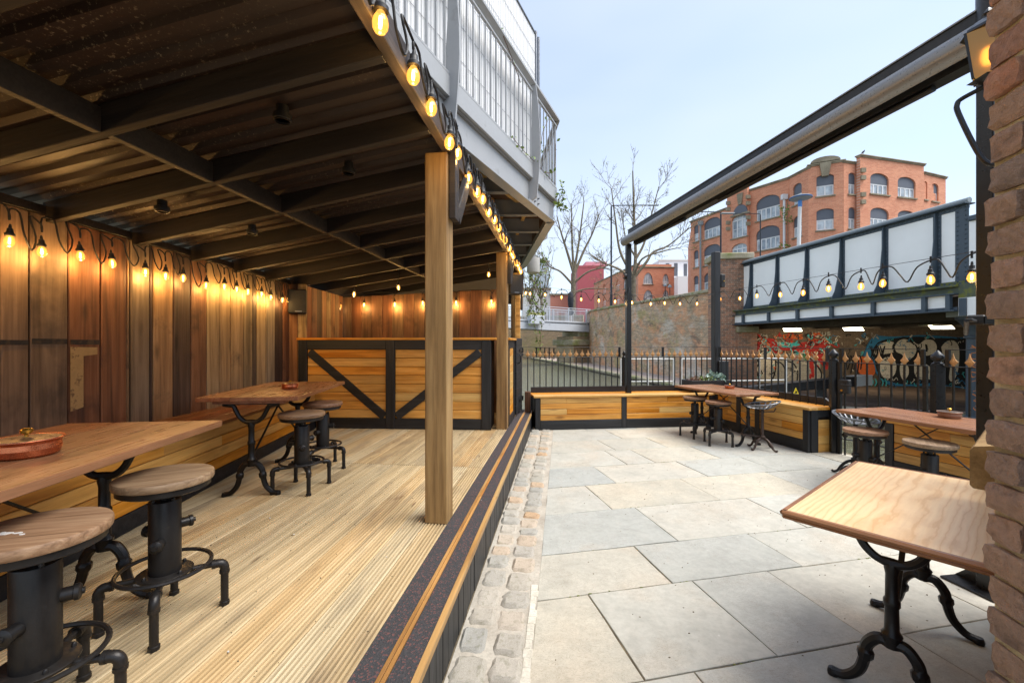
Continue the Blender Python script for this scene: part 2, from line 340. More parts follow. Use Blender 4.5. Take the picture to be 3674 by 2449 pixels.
def _rough(name, c1, c2, c3, sc=3, moss=None, bump=.5):
    k = NT(name); v = k.coord((1,1,1), False); a = k.noise(v, sc, 6, .62); b = k.noise(v, sc*11, 4, .7)
    col = k.ramp(a, [(.3, c1), (.52, c2), (.72, c3)]); col = k.mix(col, k.ramp(b, [(.3, (.68,.68,.68)), (.65, (1.1,1.1,1.1))]), .6, 'MULTIPLY')
    if moss: col = k.mix(col, moss[0], k.rng(k.noise(v, moss[2], 5, .65), moss[1], moss[1]+.14, 0, .85))
    k.bump(k.math('ADD', a, k.math('MULTIPLY', b, .5)), bump, .012); return k.fin(col, .88)
m_mortar = _rough('sandy_mortar', S(158,150,136), S(180,172,158), S(194,188,174), 5, moss=(S(124,122,92), .64, 3))
m_limemortar = _rough('pale_mortar', S(186,178,160), S(206,200,184), S(216,212,200), 8)
m_joint = _rough('joint_dirt', S(84,74,58), S(118,106,84), S(140,130,100), 9, moss=(S(96,104,52), .6, 4))
m_quay = _rough('quay_stone', S(104,98,80), S(140,130,108), S(160,150,126), 2, moss=(S(92,100,52), .5, 1.2))
m_towpath = _rough('towpath_setts', S(160,140,126), S(186,168,154), S(200,184,170), 3)
m_coping = _rough('mossy_coping', S(134,126,104), S(168,158,134), S(186,176,154), 2, moss=(S(120,126,64), .46, .9))
m_ground = _rough('street_ground', S(88,88,86), S(104,104,102), S(120,120,118), 1)
m_brownmud = _rough('brown_lockside', S(74,60,52), S(96,78,66), S(112,94,80), 2)
def _water():
    k = NT('canal_water'); v = k.coord((1,1,1), False, 'Object'); a = k.noise(v, 1.6, 4, .6, .5); b = k.noise(v, 6, 3, .6, .8)
    k.bump(k.math('ADD', a, k.math('MULTIPLY', b, .4)), .85, .17); k.b.inputs['IOR'].default_value = 1.6
    return k.fin(k.mix(S(92,92,70), S(116,116,92), a), .04)
m_water = _water()
m_white = paint('white_paint', S(218,218,214), .5, 0, var=.04, wear=(S(150,146,136), .66, .6))
DK = -R(6.6)          # deck direction: local x = across (towards the patio), local y = along the deck
FL = R(12)            # flagstone direction
DZ = .27              # deck height
def d2w(v, u): return (v*math.cos(DK)-u*math.sin(DK), v*math.sin(DK)+u*math.cos(DK))

# ---------------------------------------------------------------- ground and water
struct(MB().prism([(-900,-300),(900,-300),(900,1200),(-900,1200)], -2.2, -1.6).build('ground', m_ground))
struct(MB().prism([(-60,-8),(40,-8),(40,75),(-60,75)], -1.59, -.52).build('canal_water', m_water))
def clip(poly, a, b, c):              # keep a*x+b*y<=c
    out = []
    for i in range(len(poly)):
        p = poly[i]; q = poly[(i+1) % len(poly)]; fp = a*p[0]+b*p[1]-c; fq = a*q[0]+b*q[1]-c
        if fp <= 0: out.append(p)
        if (fp < 0 < fq) or (fq < 0 < fp):
            t = fp/(fp-fq); out.append((p[0]+(q[0]-p[0])*t, p[1]+(q[1]-p[1])*t))
    return out
# quay edge lines in world xy: back (behind the back bench) and side (fence and gate line)
BK0 = (.333, 7.60); BKd = (.993, .12); SD0 = (3.86, 8.03); SDd = (.2, -.98)
def keep_patio(P, off=0):
    P = clip(P, -BKd[1], BKd[0], -BKd[1]*BK0[0]+BKd[0]*BK0[1]+off)
    return clip(P, -SDd[1], SDd[0], -SDd[1]*SD0[0]+SDd[0]*SD0[1]+off)
patio = struct(MB().prism(keep_patio([(-7,-4),(9,-4),(9,12),(-7,12)], .12), -1.58, -.008).build('patio', m_joint))
rows = [-1.6,-.95,-.3,.35,1.02,1.68,2.326,2.811,3.468,4.112,4.722,5.382,6.028,6.66,7.2]
cr = {0:[.6,1.5,2.3,3.2],1:[.3,1.1,2.0,2.9],2:[.9,1.7,2.6],3:[.4,1.3,2.1,3.0],4:[.55,1.18,2.355,3.2],5:[.944,1.619,2.157,3.0],6:[1.489,2.43,3.3],7:[1.846,2.981],8:[1.635,2.714,3.785],
      9:[1.983,3.065,3.982],10:[2.42,2.795,3.709],11:[2.589,3.38,4.176],12:[3.008,3.962],13:[2.7,3.6,4.5]}
ca, sa = math.cos(FL), math.sin(FL)
for i in range(len(rows)-1):
    xs = [-.6]+cr[i]
    while xs[-1] < 6.5: xs.append(xs[-1]+rnd(.75, 1.05))
    for j in range(len(xs)-1):
        g = .0036; P = [(xs[j]+g, rows[i]+g), (xs[j+1]-g, rows[i]+g), (xs[j+1]-g, rows[i+1]-g), (xs[j]+g, rows[i+1]-g)]
        P = [(x*ca-y*sa, x*sa+y*ca) for x, y in P]
        n = (math.cos(DK), math.sin(DK)); P = clip(P, -n[0], -n[1], .135)
        P = keep_patio(P, .02)
        if len(P) < 3: continue
        ar = abs(sum(P[a][0]*P[(a+1) % len(P)][1]-P[(a+1) % len(P)][0]*P[a][1] for a in range(len(P))))/2
        if ar < .02: continue
        cx = sum(p[0] for p in P)/len(P); cy = sum(p[1] for p in P)/len(P); Q = []
        for a in range(len(P)):           # worn, slightly wandering edges
            p = P[a]; q = P[(a+1) % len(P)]; l = math.hypot(q[0]-p[0], q[1]-p[1]); k = max(1, int(l/.16))
            for t in range(k):
                x = p[0]+(q[0]-p[0])*t/k; y = p[1]+(q[1]-p[1])*t/k; j_ = 0 if t == 0 else rnd(-.004, .004)
                Q.append((x-cx-(q[1]-p[1])/l*j_, y-cy+(q[0]-p[0])/l*j_))
        o = MB().prism(Q, -.05, 0, .0025).build('flagstone', m_flag, patio, loc=(cx, cy, rnd(-.003, .002)))
        o.rotation_euler = (rnd(-.003,.003), rnd(-.003,.003), 0)

random.seed(71)
def flakes(pts_, z, smin, smax):
    mb = MB()
    for x, y in pts_:
        s = rnd(smin, smax); a = rnd(0, 6.3); k_ = random.randint(3, 5)
        mb.prism([(x+math.cos(a+2*PI*i/k_)*s*rnd(.5,1.2), y+math.sin(a+2*PI*i/k_)*s*rnd(.3,.8)) for i in range(k_)], z, z+rnd(.001,.004))
    return mb
gr_ = []
while len(gr_) < 420:
    x, y = rnd(-.1, 4.0), rnd(1.4, 7.2)
    if keep_patio([(x-.1,y-.1),(x+.1,y-.1),(x,y+.1)]) and x*math.cos(DK)+y*math.sin(DK) > -.12: gr_.append((x, y))
tag(flakes(gr_, .0005, .002, .006).build('grit', m_joint, patio), kind='stuff')
js_ = []                                   # moss and crumbs caught in the joints
for i in range(1, len(rows)-2):
    for _ in range(46):
        p_ = rnd(.1, 4.6); q_ = rows[i]+rnd(-.006, .006); x, y = p_*ca-q_*sa, p_*sa+q_*ca
        if x*math.cos(DK)+y*math.sin(DK) > -.12 and math.sin(p_*3.1+i*1.7) > .1: js_.append((x, y))
m_mossj = paint('joint_moss', S(104,112,52), .9, var=.3, scale=30)
tag(flakes(js_, -.004, .004, .013).build('joint_moss', m_mossj, patio), kind='stuff')
# cobble strip between the deck and the flags
cob = struct(MB().prism([(-.5,-1.5),(-.135,-1.5),(-.135,7.35),(-.5,7.35)], -.05, -.001).build('cobble_strip', m_mortar, rz=DK))
seg = MB()
for k in range(26):
    u0 = 1.0+k*.06; seg.box(-.17-rnd(0,.012), -.137+rnd(-.006,.006), u0, u0+.062, -.02, .004, .003)
tag(seg.build('mortar_fillet', m_limemortar, cob), kind=None)
cobs = []
for s_ in range(5):
    random.seed(40+s_); mb = MB(); n = 6; vs = []; fs = []; jx = [rnd(-.03,.03) for _ in range(4)]
    for a in range(n+1):
        for b in range(n+1):
            x = -.5+a/n; y = -.5+b/n; e = max(abs(x), abs(y))*2; r_ = abs(x*y)*4
            z = .5-.24*e**14-.14*r_**4+rnd(-.06,.06)
            vs.append((x*(1-.05*r_**2)+jx[0]*y+rnd(-.012,.012), y*(1-.05*r_**2)+jx[1]*x+rnd(-.012,.012), z))
    fs = [(a*(n+1)+b, (a+1)*(n+1)+b, (a+1)*(n+1)+b+1, a*(n+1)+b+1) for a in range(n) for b in range(n)]
    rim_ = [a*(n+1) for a in range(n)]+[n*(n+1)+b for b in range(n)]+[a*(n+1)+n for a in range(n,0,-1)]+[b for b in range(n,0,-1)]
    k0 = len(vs); vs += [(vs[i_][0]*1.02, vs[i_][1]*1.02, -.5) for i_ in rim_]
    fs += [(rim_[i_], rim_[(i_+1) % len(rim_)], k0+(i_+1) % len(rim_), k0+i_) for i_ in range(len(rim_))]
    mb.add(vs, fs); me = mb.mesh('cobble', True, 50); me.materials.append(m_cob); cobs.append(me)
random.seed(5)
for col, (va, vb) in enumerate(((-.497, -.338), (-.334, -.172))):
    u = .9+col*.06
    while u < 7.2:
        l = rnd(.11, .21)
        o = link('cobble', random.choice(cobs), None, cob, ((va+vb)/2+rnd(-.01,.01), u+l/2, -.029+rnd(-.006,.005)), rnd(-.06,.06)+random.choice((0, PI)))
        o.scale = (vb-va+.004+rnd(-.016,.006), l+.004, .085); u += l+.006

# ---------------------------------------------------------------- timber deck
deck = thing('timber_deck', 'raised deck of pale grooved boards with black fascia and rubber edge strips', 'deck', (0,0,0), DK)
def groove_board(l):
    w_ = .14; P = [(0, DZ-.028)]; x = .0; P += [(0, DZ-.003), (.003, DZ)]
    for g in range(6):
        a = .011+g*.0216; P += [(a, DZ), (a+.0012, DZ-.014), (a+.0098, DZ-.014), (a+.011, DZ)]
    P += [(w_-.003, DZ), (w_, DZ-.003), (w_, DZ-.028)]
    return MB().extry(P, 0, l).mesh('deck_board')
gA = groove_board(4.6); gB = groove_board(3.45)
for me in (gA, gB): me.materials.append(m_deck)
for i in range(22):
    v = -.745-.14-i*.1455
    link('deck_board', gA, None, deck, (v, -.6+.0, rnd(-.0012,.0012))); link('deck_board', gB, None, deck, (v, 4.006, rnd(-.0012,.0012)))
MB().box(-3.9, -.52, -.6, 7.45, .0, DZ-.03).build('deck_frame', m_dark, deck)
for a, b, m_, z, n in ((-.742, -.646, m_rubber, DZ+.001, 'rubber_strip'), (-.609, -.522, m_rubber, DZ+.001, 'rubber_strip'), (-.645, -.6285, m_nose, DZ+.006, 'edge_strip'), (-.6265, -.610, m_nose, DZ+.006, 'edge_strip'), (-.521, -.494, m_nose, DZ+.004, 'nosing_strip')):
    for u0, u1 in ((-.6, 3.24), (3.243, 7.6)):
        MB().box(a, b, u0, u1, DZ-.03, z, .002).build(n, m_, deck)
fb = MB().box(-.518, -.505, 0, .093, 0.0, DZ-.031, .003).mesh('fascia_board'); fb.materials.append(m_blackz)
for i in range(85): link('fascia_board', fb, None, deck, (rnd(-.002,.002), -.5+i*.0953, 0))
MB().box(-3.9, -.52, 7.4, 7.6, .0, DZ-.03).build('deck_end', m_dark, deck)

random.seed(72)
tag(flakes([(rnd(-2.2, -.76), rnd(1.0, 5.6)) for _ in range(260)], DZ+.0005, .002, .005).build('debris', m_joint, deck), kind='stuff')
tag(flakes([(rnd(-2.2, -.56), rnd(1.0, 5.6)) for _ in range(26)], DZ+.002, .004, .007).build('pale_debris', m_white, deck), kind='stuff')
# ---------------------------------------------------------------- shelter frame and roof
shel = thing('timber_shelter', 'open fronted timber shelter with dark rafters and corrugated roof on square posts', 'shelter', (0,0,0), DK)
def vwall(u): return -2.93-.1465*(u+.339)
for u in (2.715, 5.80, 7.52):
    MB().box(-.075, .075, -.075, .075, DZ-.002, 2.70, .006).build('post', m_post, shel, loc=(-.815, u+.075, 0))
MB().box(-.775, -.72, -.6, 7.75, 2.70, 2.845, .004).build('eave_beam', m_eave, shel)
for i in range(12):
    u = .49+i*.645; a = Vector((-.777, u, 2.747)); b = Vector((vwall(u), u, 2.30))
    l = (a-b).length; ang = math.atan2(a.z-b.z, a.x-b.x)
    o = MB().box(0, l, -.024, .024, -.065, .065, .003).build('rafter', m_dark, shel, loc=b); o.rotation_euler = (0, -ang, 0)
for i in range(11):
    u = .49+i*.645; vm = -2.15; f = (vm+.86)/(vwall(u)+.86); z = 2.735-.435*f
    MB().box(vm-.022, vm+.022, u+.025, u+.62, z-.06, z+.06, .003).build('noggin', m_dark, shel)
for s_ in range(4):                       # corrugated roof sheets
    ua = -.6+s_*2.08; ub = ua+2.1; prof = []; u = ua
    while u < ub:
        for du, dz in ((0, 0), (.05, 0), (.065, .028), (.115, .028)): prof.append((u+du, dz))
        u += .13
    mb = MB(); vs = []; n = len(prof); z0 = .002 if s_ % 2 else .0
    for t, off in ((0, 0), (1, 0), (1, .003), (0, .003)):
        for u, dz in prof:
            a = Vector((-.78, u, 2.735+.068)); b = Vector((vwall(u)-.15, u, 2.30-.02+.068)); p = a.lerp(b, t); vs.append((p.x, p.y, p.z+dz+off+z0+.002))
    fs = [(r_*n+i, r_*n+i+1, ((r_+1) % 4)*n+i+1, ((r_+1) % 4)*n+i) for r_ in range(4) for i in range(n-1)]+[(0, n, 2*n, 3*n), (n-1, 2*n-1, 3*n-1, 4*n-1)]
    mb.add(vs, fs); mb.build('roof_sheet', m_roofmetal, shel)
for u in (2.79, 5.875):                   # dark knee braces on the posts
    MB().box(-.735, -.69, u-.05, u+.05, 2.27, 2.80, .004).build('brace', m_dark, shel)
    MB().bar((-.712, u+.06, 2.30), (-.712, u+.42, 2.72), .04, .10, .004).build('brace', m_dark, shel)
MB().bar((-.70, 7.5, 2.05), (-.70, 7.72, 2.75), .04, .10, .004).build('brace', m_dark, shel)
for (v, u, z, lab) in ((-1.45, 2.08, 2.60, 'round dark ceiling fitting on the eave side in the bay before the first post'), (-2.75, 2.66, 2.35, 'round dark ceiling fitting by the plank wall in the bay lit by the first rafters'), (-2.62, 3.36, 2.37, 'round dark ceiling fitting by the plank wall one bay further towards the bar'), (-1.45, 2.78, 2.60, 'round dark ceiling fitting between rafters just behind the first post')):
    f = thing('ceiling_fitting', lab, 'light fitting', (*d2w(v, u), z), 0, 'round ceiling fittings')
    MB().lathe([(.03, .09), (.03, .05), (.045, .045), (.045, .018), (.034, .012), (.034, .03)], 16).build('housing', m_plastic, f, True)
    MB().lathe([(.036, .02), (.036, .008), (.040, .008), (.040, .02)], 16).build('rim', m_gun, f, True)

# ---------------------------------------------------------------- plank walls
wl = thing('plank_wall', 'long wall of wide reclaimed vertical planks behind the wall bench', 'wall', (-2.95, 0, 0), math.atan(.03))
yb = lambda x: 2.95/((1176-x)/980-.03)
edges = [.4, .72, 1.05, 1.38, 1.66, 1.95, 2.22]+[yb(x) for x in (2, 68, 157, 232, 292, 300, 343, 351, 398, 438, 475, 504, 531, 560, 580, 590, 611, 631, 650, 664, 678)]+[6.42]
kinds = [0,1,0,1,0,0, 0,0,0,1,1,2,3,4,2,4,1,2,2,2,2,4,2,3,4,1,1,0]
for i in range(len(edges)-1):
    a, b = edges[i], edges[i+1]; k = kinds[i % len(kinds)]
    MB().box(-.03, rnd(-.004,.004)+(.01 if k == 3 else 0), a+.005, b-.005, 0, 2.05, .005).build('plank', m_plank[k], wl, loc=(0, 0, .23))
MB().box(-.06, -.034, .3, 6.5, .2, 2.3).build('backing', m_dark, wl)
MB().box(-.028, .012, .3, 6.42, 2.282, 2.34, .003).build('wall_plate', m_dark, wl)
pp = MB()
ya, yc = yb(158), yb(190)
pp.add([(.0055, y, z) for y, z in ((ya+.006, .98), (yc, 1.0), (yc, 1.36), (yb(222), 1.37), (yb(222), 1.42), (ya+.006, 1.425))]+[(.007, y, z) for y, z in ((ya+.006, .98), (yc, 1.0), (yc, 1.36), (yb(222), 1.37), (yb(222), 1.42), (ya+.006, 1.425))],
       [tuple(range(6)), tuple(range(11, 5, -1))]+[(i, (i+1) % 6, 6+(i+1) % 6, 6+i) for i in range(6)])
pp.build('paint_patch', m_cream, wl)
m_stain = paint('charred_band', S(38,34,34), .8, wear=(S(80,62,46), .5, .8), scale=9, bump=.3)
for a, b, z0, z1 in ((2.35, yb(66), 1.44, 1.47), (yb(70), yb(155), 1.445, 1.48), (yb(159), yb(230), 1.44, 1.475)):
    MB().box(.0045, .0062, a+.005, b-.006, z0, z1).build('scorch_mark', m_stain, wl)
wr = thing('plank_wall', 'short return of orange lit planks at the bar end of the wall bench', 'wall', (-3.135, 6.0, 0), R(-2))
for a, b, k in ((.0, .12, 1), (.125, .245, 2)): MB().box(a, b, .0, .03, .23, 2.28, .003).build('plank', m_plank[k], wr)
wi = thing('plank_wall', 'narrow plank side wall running back behind the bar counter', 'wall', (-2.905, 6.03, 0), R(1))
for i in range(8): MB().box(-.03, rnd(-.003,.003), i*.17+.002, i*.17+.167, .23, 2.26, .003).build('plank', m_plank[(1,0,4,1,2,1,0,1)[i]], wi)
wb = thing('plank_wall', 'dark red brown plank wall at the back of the bar', 'wall', (-3.0, 7.42, 0), R(-3.2))
x = 0
while x < 2.86:
    w_ = rnd(.165, .215); MB().box(x+.002, min(x+w_, 2.9)-.002, rnd(-.004,.004), .03, .23, 2.25+.045*x, .003).build('plank', m_plankrear, wb); x += w_
MB().box(.0, 2.9, .032, .06, .2, 2.25).build('backing', m_dark, wb)
MB().extry([(-4.15, 2.15), (-.9, 2.15), (-.9, 2.78), (-4.15, 2.34)], 7.60, 7.62).build('roof_gap_panel', m_walkdark, shel)  # added grey panel hides the sky in the roof gap, standing for the walkway underside

# ---------------------------------------------------------------- bar counter
bar = thing('bar_counter', 'bar counter of orange boards with black timber frame and diagonal braces', 'bar counter', (-2.987, 5.985, 0), R(-3.5))
MB().box(-.02, 2.78, -.035, .52, 1.495, 1.527, .004).build('worktop', m_clad, bar)
for x0, x1 in ((0, .123), (1.247, 1.372), (2.577, 2.709)): MB().box(x0, x1, -.026, .02, DZ+.001, 1.493, .003).build('stile', m_blackz, bar)
for x0, x1 in ((.125, 1.245), (1.374, 2.575)):
    MB().box(x0, x1, -.022, .02, 1.367, 1.493, .003).build('top_rail', m_black, bar); MB().box(x0, x1, -.022, .02, DZ+.001, .412, .003).build('bottom_rail', m_black, bar)
    for i in range(8):
        z = .414+i*.1192; MB().box(x0, x1, 0, .016, 0, .1145, .005).build('board', m_clad, bar, loc=(0, rnd(-.001,.001), z))
for a, b in (((.155, 1.33), (1.225, .44)), ((1.395, .44), (2.555, 1.33))):
    MB().bar((a[0], -.011, a[1]), (b[0], -.011, b[1]), .022, .112, .003).build('diagonal_brace', m_black, bar)
MB().box(.0, 2.7, .03, .5, DZ+.001, 1.49).build('carcass', m_dark, bar)
# bar end panel and black shutter door between the two far posts (deck frame)
ep = thing('bar_end_panel', 'narrow framed end panel of the bar beside the far post', 'panel', (*d2w(-.765, 5.985), 0), DK)
for y0, y1 in ((0, .10), (.62, .72)): MB().box(0, .03, y0, y1, DZ+.003, 1.49, .003).build('stile', m_blackz, ep)
for z0, z1 in ((DZ+.003, .40), (1.38, 1.49)): MB().box(0, .028, .102, .618, z0, z1, .003).build('rail', m_black, ep)
for i in range(8): MB().box(.004, .018, .102, .618, .402+i*.1222, .402+i*.1222+.1205, .003).build('board', m_clady, ep)
MB().box(-.3, .06, -.06, .76, 1.495, 1.527, .004).build('ledge', m_clady, ep)
sh = thing('shutter_door', 'black boarded half door with strap hinges by the last shelter post', 'door', (*d2w(-.745, 6.76), 0), DK-R(3))
for i in range(9): MB().box(.0, .035, .0, .62, DZ+.05+i*.135, DZ+.05+i*.135+.131, .004).build('board', m_black, sh)
MB().box(-.02, -.001, .0, .62, DZ+.04, 1.53).build('backing', m_blackz, sh)
for z in (.50, 1.33):
    h = MB().box(.037, .046, .30, .60, z-.02, z+.02, .002).build('hinge', m_blackmetal, sh); MB().cyl((.045, .63, z-.04), (.045, .63, z+.04), .014).build('knuckle', m_blackmetal, h, True)
MB().tube(spline([(.036, .10, 1.12), (.075, .10, 1.14), (.085, .10, 1.2), (.075, .10, 1.26), (.036, .10, 1.28)], 4), .008).build('pull_handle', m_blackmetal, sh, True)
jb = thing('door_jamb', 'orange timber jamb strip beside the shutter door', 'jamb', (*d2w(-.745, 7.40), 0), DK)
MB().box(-.04, .03, .0, .05, DZ+.002, 2.3, .003).build('strip', m_clad, jb); MB().box(-.06, -.042, .0, .05, DZ+.002, 2.3, .003).build('stop', m_clad, jb)

# ---------------------------------------------------------------- wall bench (left)
bl = thing('wall_bench', 'long built in bench of orange boards along the reclaimed plank wall', 'bench', (-2.18, .4, 0), math.atan(.098))
MB().box(-.02, .006, 0, 5.5, DZ+.002, .385, .003).build('kickboard', m_black, bl)
for i in range(4):
    z = .388+i*.0915; y = 0
    for l in ((2.05, 3.45), (1.9, 3.6), (3.3, 2.2), (2.6, 2.9))[i]:
        MB().box(-.02, .0, y+.0015, min(y+l, 5.5)-.0015, z, z+.0865, .004).build('board', m_clady, bl); y += l
for x0, x1 in ((-.165, .022), (-.335, -.168), (-.505, -.338), (-.72, -.508)): MB().box(x0, x1, 0, 5.5, .756, .785, .004).build('seat_board', m_topx, bl)
MB().box(-.5, -.03, .02, 5.48, DZ+.003, .75).build('carcass', m_dark, bl)
# ---------------------------------------------------------------- stools
def make_stool():
    t = thing('pipe_stool', 'stool', 'stool')
    MB().lathe([(.165, .585), (.172, .588), (.175, .594), (.175, .612), (.172, .618), (.165, .62)], 40).build('seat', m_seat, t, True, 30)
    MB().lathe([(.10, .553), (.15, .556), (.162, .562), (.162, .584), (.0, .584)], 32).build('seat_pan', m_gun, t, True)
    MB().lathe([(.020, .50), (.020, .554), (.030, .545), (.034, .554)], 14).build('screw_column', m_gun, t, True)
    MB().lathe([(.057, .205), (.057, .508), (.055, .512), (.0, .512)], 24).build('barrel', m_gun, t, True)
    MB().lathe([(.098, .196), (.1, .199), (.1, .204), (.096, .207), (.0, .207)], 28).build('base_plate', m_gun, t, True)
    for a in (20, 140, 260):
        M = Matrix.Rotation(R(a), 4, 'Z') @ Matrix.Rotation(R(90), 4, 'Y')
        z = .395 if a == 20 else (.37 if a == 140 else .345)
        o = MB(M).lathe([(.021, .05), (.021, .082), (.025, .084), (.025, .095), (.020, .099), (.010, .101), (.010, .107), (.0, .107)], 14).build('outlet_cap', m_gun, t, True); o.location = (0, 0, z)
    b = MB()
    for k in range(4):
        for r_, z0, z1 in ((.084, .2, .216), (.047, .51, .522)):
            a = R(45+90*k); b.lathe([(.007, z0), (.007, z1), (.004, z1+.004), (0, z1+.004)], 8, (math.cos(a)*r_, math.sin(a)*r_, 0))
    tag(b.build('bolts', m_gun, t, True), kind='stuff')
    MB().tube([(math.cos(2*PI*k/40)*.163, math.sin(2*PI*k/40)*.163, .222) for k in range(40)], .0085, 8, True).build('foot_ring', m_gun, t, True)
    for k in range(4):
        M = Matrix.Rotation(R(90*k), 4, 'Z'); mb = MB(M)
        mb.tube([(.05, 0, .19), (.185, 0, .19)], .0125, 10)
        mb.tube(spline([(.172, 0, .19), (.198, 0, .188), (.211, 0, .172), (.212, 0, .15)], 4), .0185, 10)
        mb.tube([(.165, 0, .19), (.178, 0, .19)], .0205, 10); mb.tube([(.212, 0, .156), (.212, 0, .143)], .0205, 10)
        mb.tube([(.212, 0, .15), (.212, 0, .012)], .0155, 10); mb.lathe([(.0155, .018), (.020, .015), (.020, .0), (0, 0)], 10, (.212, 0, 0))
        mb.build('leg', m_gun, t, True)
    return t
stool0 = make_stool(); used = [False]
def place(proto, flag, label, loc, rz, group=None):
    o = proto if not flag[0] else copytree(proto); flag[0] = True
    o.location = loc; o.rotation_euler = (0, 0, rz); o['label'] = label
    if group: o['group'] = group
    return o
SG = 'pipe legged industrial stools'
place(stool0, used, 'pipe stool with a white paint splash on its weathered seat', (-1.45, 1.30, DZ), R(16), SG)
place(stool0, used, 'pipe stool beside the deck table that carries the large lidded bowl', (-1.487, 1.829, DZ), R(30), SG)
place(stool0, used, 'pipe stool by the wall table closer to the bar, on its step side corner', (-1.711, 3.474, DZ), R(39), SG)
place(stool0, used, 'pipe stool between another stool and the bar counter', (-1.80, 4.06, DZ), R(-8), SG)
place(stool0, used, 'pipe stool at the corner table with its back to the canal bench', (2.85, 6.65, 0), R(63), SG)
place(stool0, used, 'pipe stool at the corner table next to the brown tractor seat stool', (2.967, 6.14, 0), R(33), SG)
place(stool0, used, 'pipe stool in front of the silver tractor seat at the gate table', (3.41, 4.12, 0), R(20), SG)
place(stool0, used, 'pipe stool between the pale oak table and the gate side bench', (3.53, 3.605, 0), R(50), SG)
sp = MB()
for dx, dy, r_ in ((-.05,-.03,.016),(-.02,-.035,.010),(.0,-.05,.008),(-.065,-.02,.007)):
    sp.prism([(dx+math.cos(a)*r_*rnd(.7,1.3), dy+math.sin(a)*r_*.6*rnd(.7,1.3)) for a in [2*PI*k/9 for k in range(9)]], .6195, .6212)
sp.build('paint_splash', m_white, stool0)

# ---------------------------------------------------------------- cast iron tables
def trestle_parts(parent, y, h, hw=.2, s=1.0, mat=None):
    mat = mat or m_iron
    k = h/.70
    t = MB().tube([(0, y, .225*k), (0, y, .26*k), (0, y, .275*k), (0, y, .29*k), (0, y, .38*k), (0, y, .39*k), (0, y, .41*k), (0, y, .42*k), (0, y, .51*k), (0, y, .535*k), (0, y, .555*k)],
                  [.030, .031, .036, .025, .023, .028, .028, .022, .021, .026, .022], 10).build('trestle', mat, parent, True)
    for sg in (-1, 1):
        P = spline([(0, y, .555*k), (sg*.045, y, .562*k), (sg*.085, y, .595*k), (sg*.112, y, .645*k), (sg*.135, y, .68*k), (sg*hw, y, .692*k)], 5)
        MB().tube(P, [.021, .021, .020, .019]+[.017]*(len(P)-8)+[.017, .016, .015, .014], 8).build('yoke_arm', mat, t, True)
        P = spline([(sg*.01, y, .24*k), (sg*.045, y, .238*k), (sg*.078, y, .195*k), (sg*.085, y, .145*k), (sg*.105, y, .075*k), (sg*.15, y, .026*k), (sg*.195, y, .017)], 5)
        n = len(P); rr = []
        for i in range(n):
            f = i/(n-1); r_ = .024-.006*f
            if .42 < f < .52: r_ += .008
            if f > .9: r_ = .019
            rr.append(r_)
        MB().tube(P, rr, 8).lathe([(.0, .0), (.020, .0), (.022, .012), (.017, .030), (0, .034)], 10, (sg*.195, y, 0)).build('leg', mat, t, True)
    MB().box(-hw, hw, y-.014, y+.014, .690*k, .700*k, .002).build('top_plate', mat, t)
    return t
def table(label, corner, ang, wdt, lng, h, offs, top=m_top, z=0, loc_group=None, thick=.032, batten=True):
    """corner = near left corner in plan, local x across the width, local y along the length"""
    t = thing('trestle_table', label, 'table', (corner[0], corner[1], z), ang, loc_group)
    nb = 3
    for i in range(nb):
        MB().box(i*wdt/nb+.0004, (i+1)*wdt/nb-.0004, 0, lng, h-thick, h, .0025).build('top_board', top, t)
    hi = h-thick-(.022 if batten else 0)
    for y in offs:
        if batten: MB().prism([(wdt*.14, y-.035), (wdt*.86, y-.035), (wdt*.86, y+.035), (wdt*.14, y+.035)], hi, h-thick-.0005, .003).build('batten', top, t)
        tr = trestle_parts(t, 0, hi, wdt*.28)
        tr.location = (wdt/2, y, 0)
    a, b = offs
    mid = ((a+b)/2)
    MB().bar((wdt/2, a, hi*.40), (wdt/2, mid+.12, hi-.01), .014, .008).build('brace_rod', m_gun, t)
    MB().bar((wdt/2+.012, b, hi*.40), (wdt/2+.012, mid-.12, hi-.01), .014, .008).build('brace_rod', m_gun, t)
    return t
TA = R(6.9)
# local x axis: across; table 2: near-left corner, local y along length
t2 = table('brown table standing between the wall bench and two stools near the bar', (-2.379, 3.198), R(9.0)-R(2.1), .735, 1.35, .77, (.07, 1.02), z=DZ)
fl = (-2.276-1.35*(-math.sin(R(6.9))), 2.19-1.35*math.cos(R(6.9)))
t1 = table('brown table on the deck carrying the large lidded copper bowl', fl, R(6.9), .735, 1.35, .77, (.18, 1.08), z=DZ)
t3 = table('brown table in the corner between the two patio benches', (3.036, 5.781), R(15), .725, 1.33, .757, (.17, 1.12))
t4 = table('brown table beside the black iron gate with a small copper bowl', (3.633, 3.337), R(13.8), .68, 1.13, .765, (.12, .98))
# pale oak table by the brick wall
t5 = thing('trestle_table', 'pale oak table with moulded dark edge against the brick wall', 'table', (1.146, 1.806, 0), math.atan2(.633, .774))
L5, W5, H5 = 1.19, .62, .745
MB().box(.012, L5-.012, -W5+.012, -.012, H5-.02, H5).build('table_top', m_oak, t5)
prof = [(.0, -.030), (.010, -.034), (.016, -.026), (.013, -.021), (.022, -.016), (.024, -.007), (.016, .0012), (.0, .0012)]
for (xa, ya, xb, yb_) in ((.012, -.012, L5-.012, -.012), (L5-.012, -.012, L5-.012, -W5+.012), (L5-.012, -W5+.012, .012, -W5+.012), (.012, -W5+.012, .012, -.012)):
    l = math.hypot(xb-xa, yb_-ya); a = math.atan2(yb_-ya, xb-xa)
    o = MB().extr([(p[0], p[1]) for p in prof], -.012, l+.012).build('moulded_edge', m_oakedge, t5, True, 30, loc=(xa, ya, H5)); o.rotation_euler = (0, 0, a)
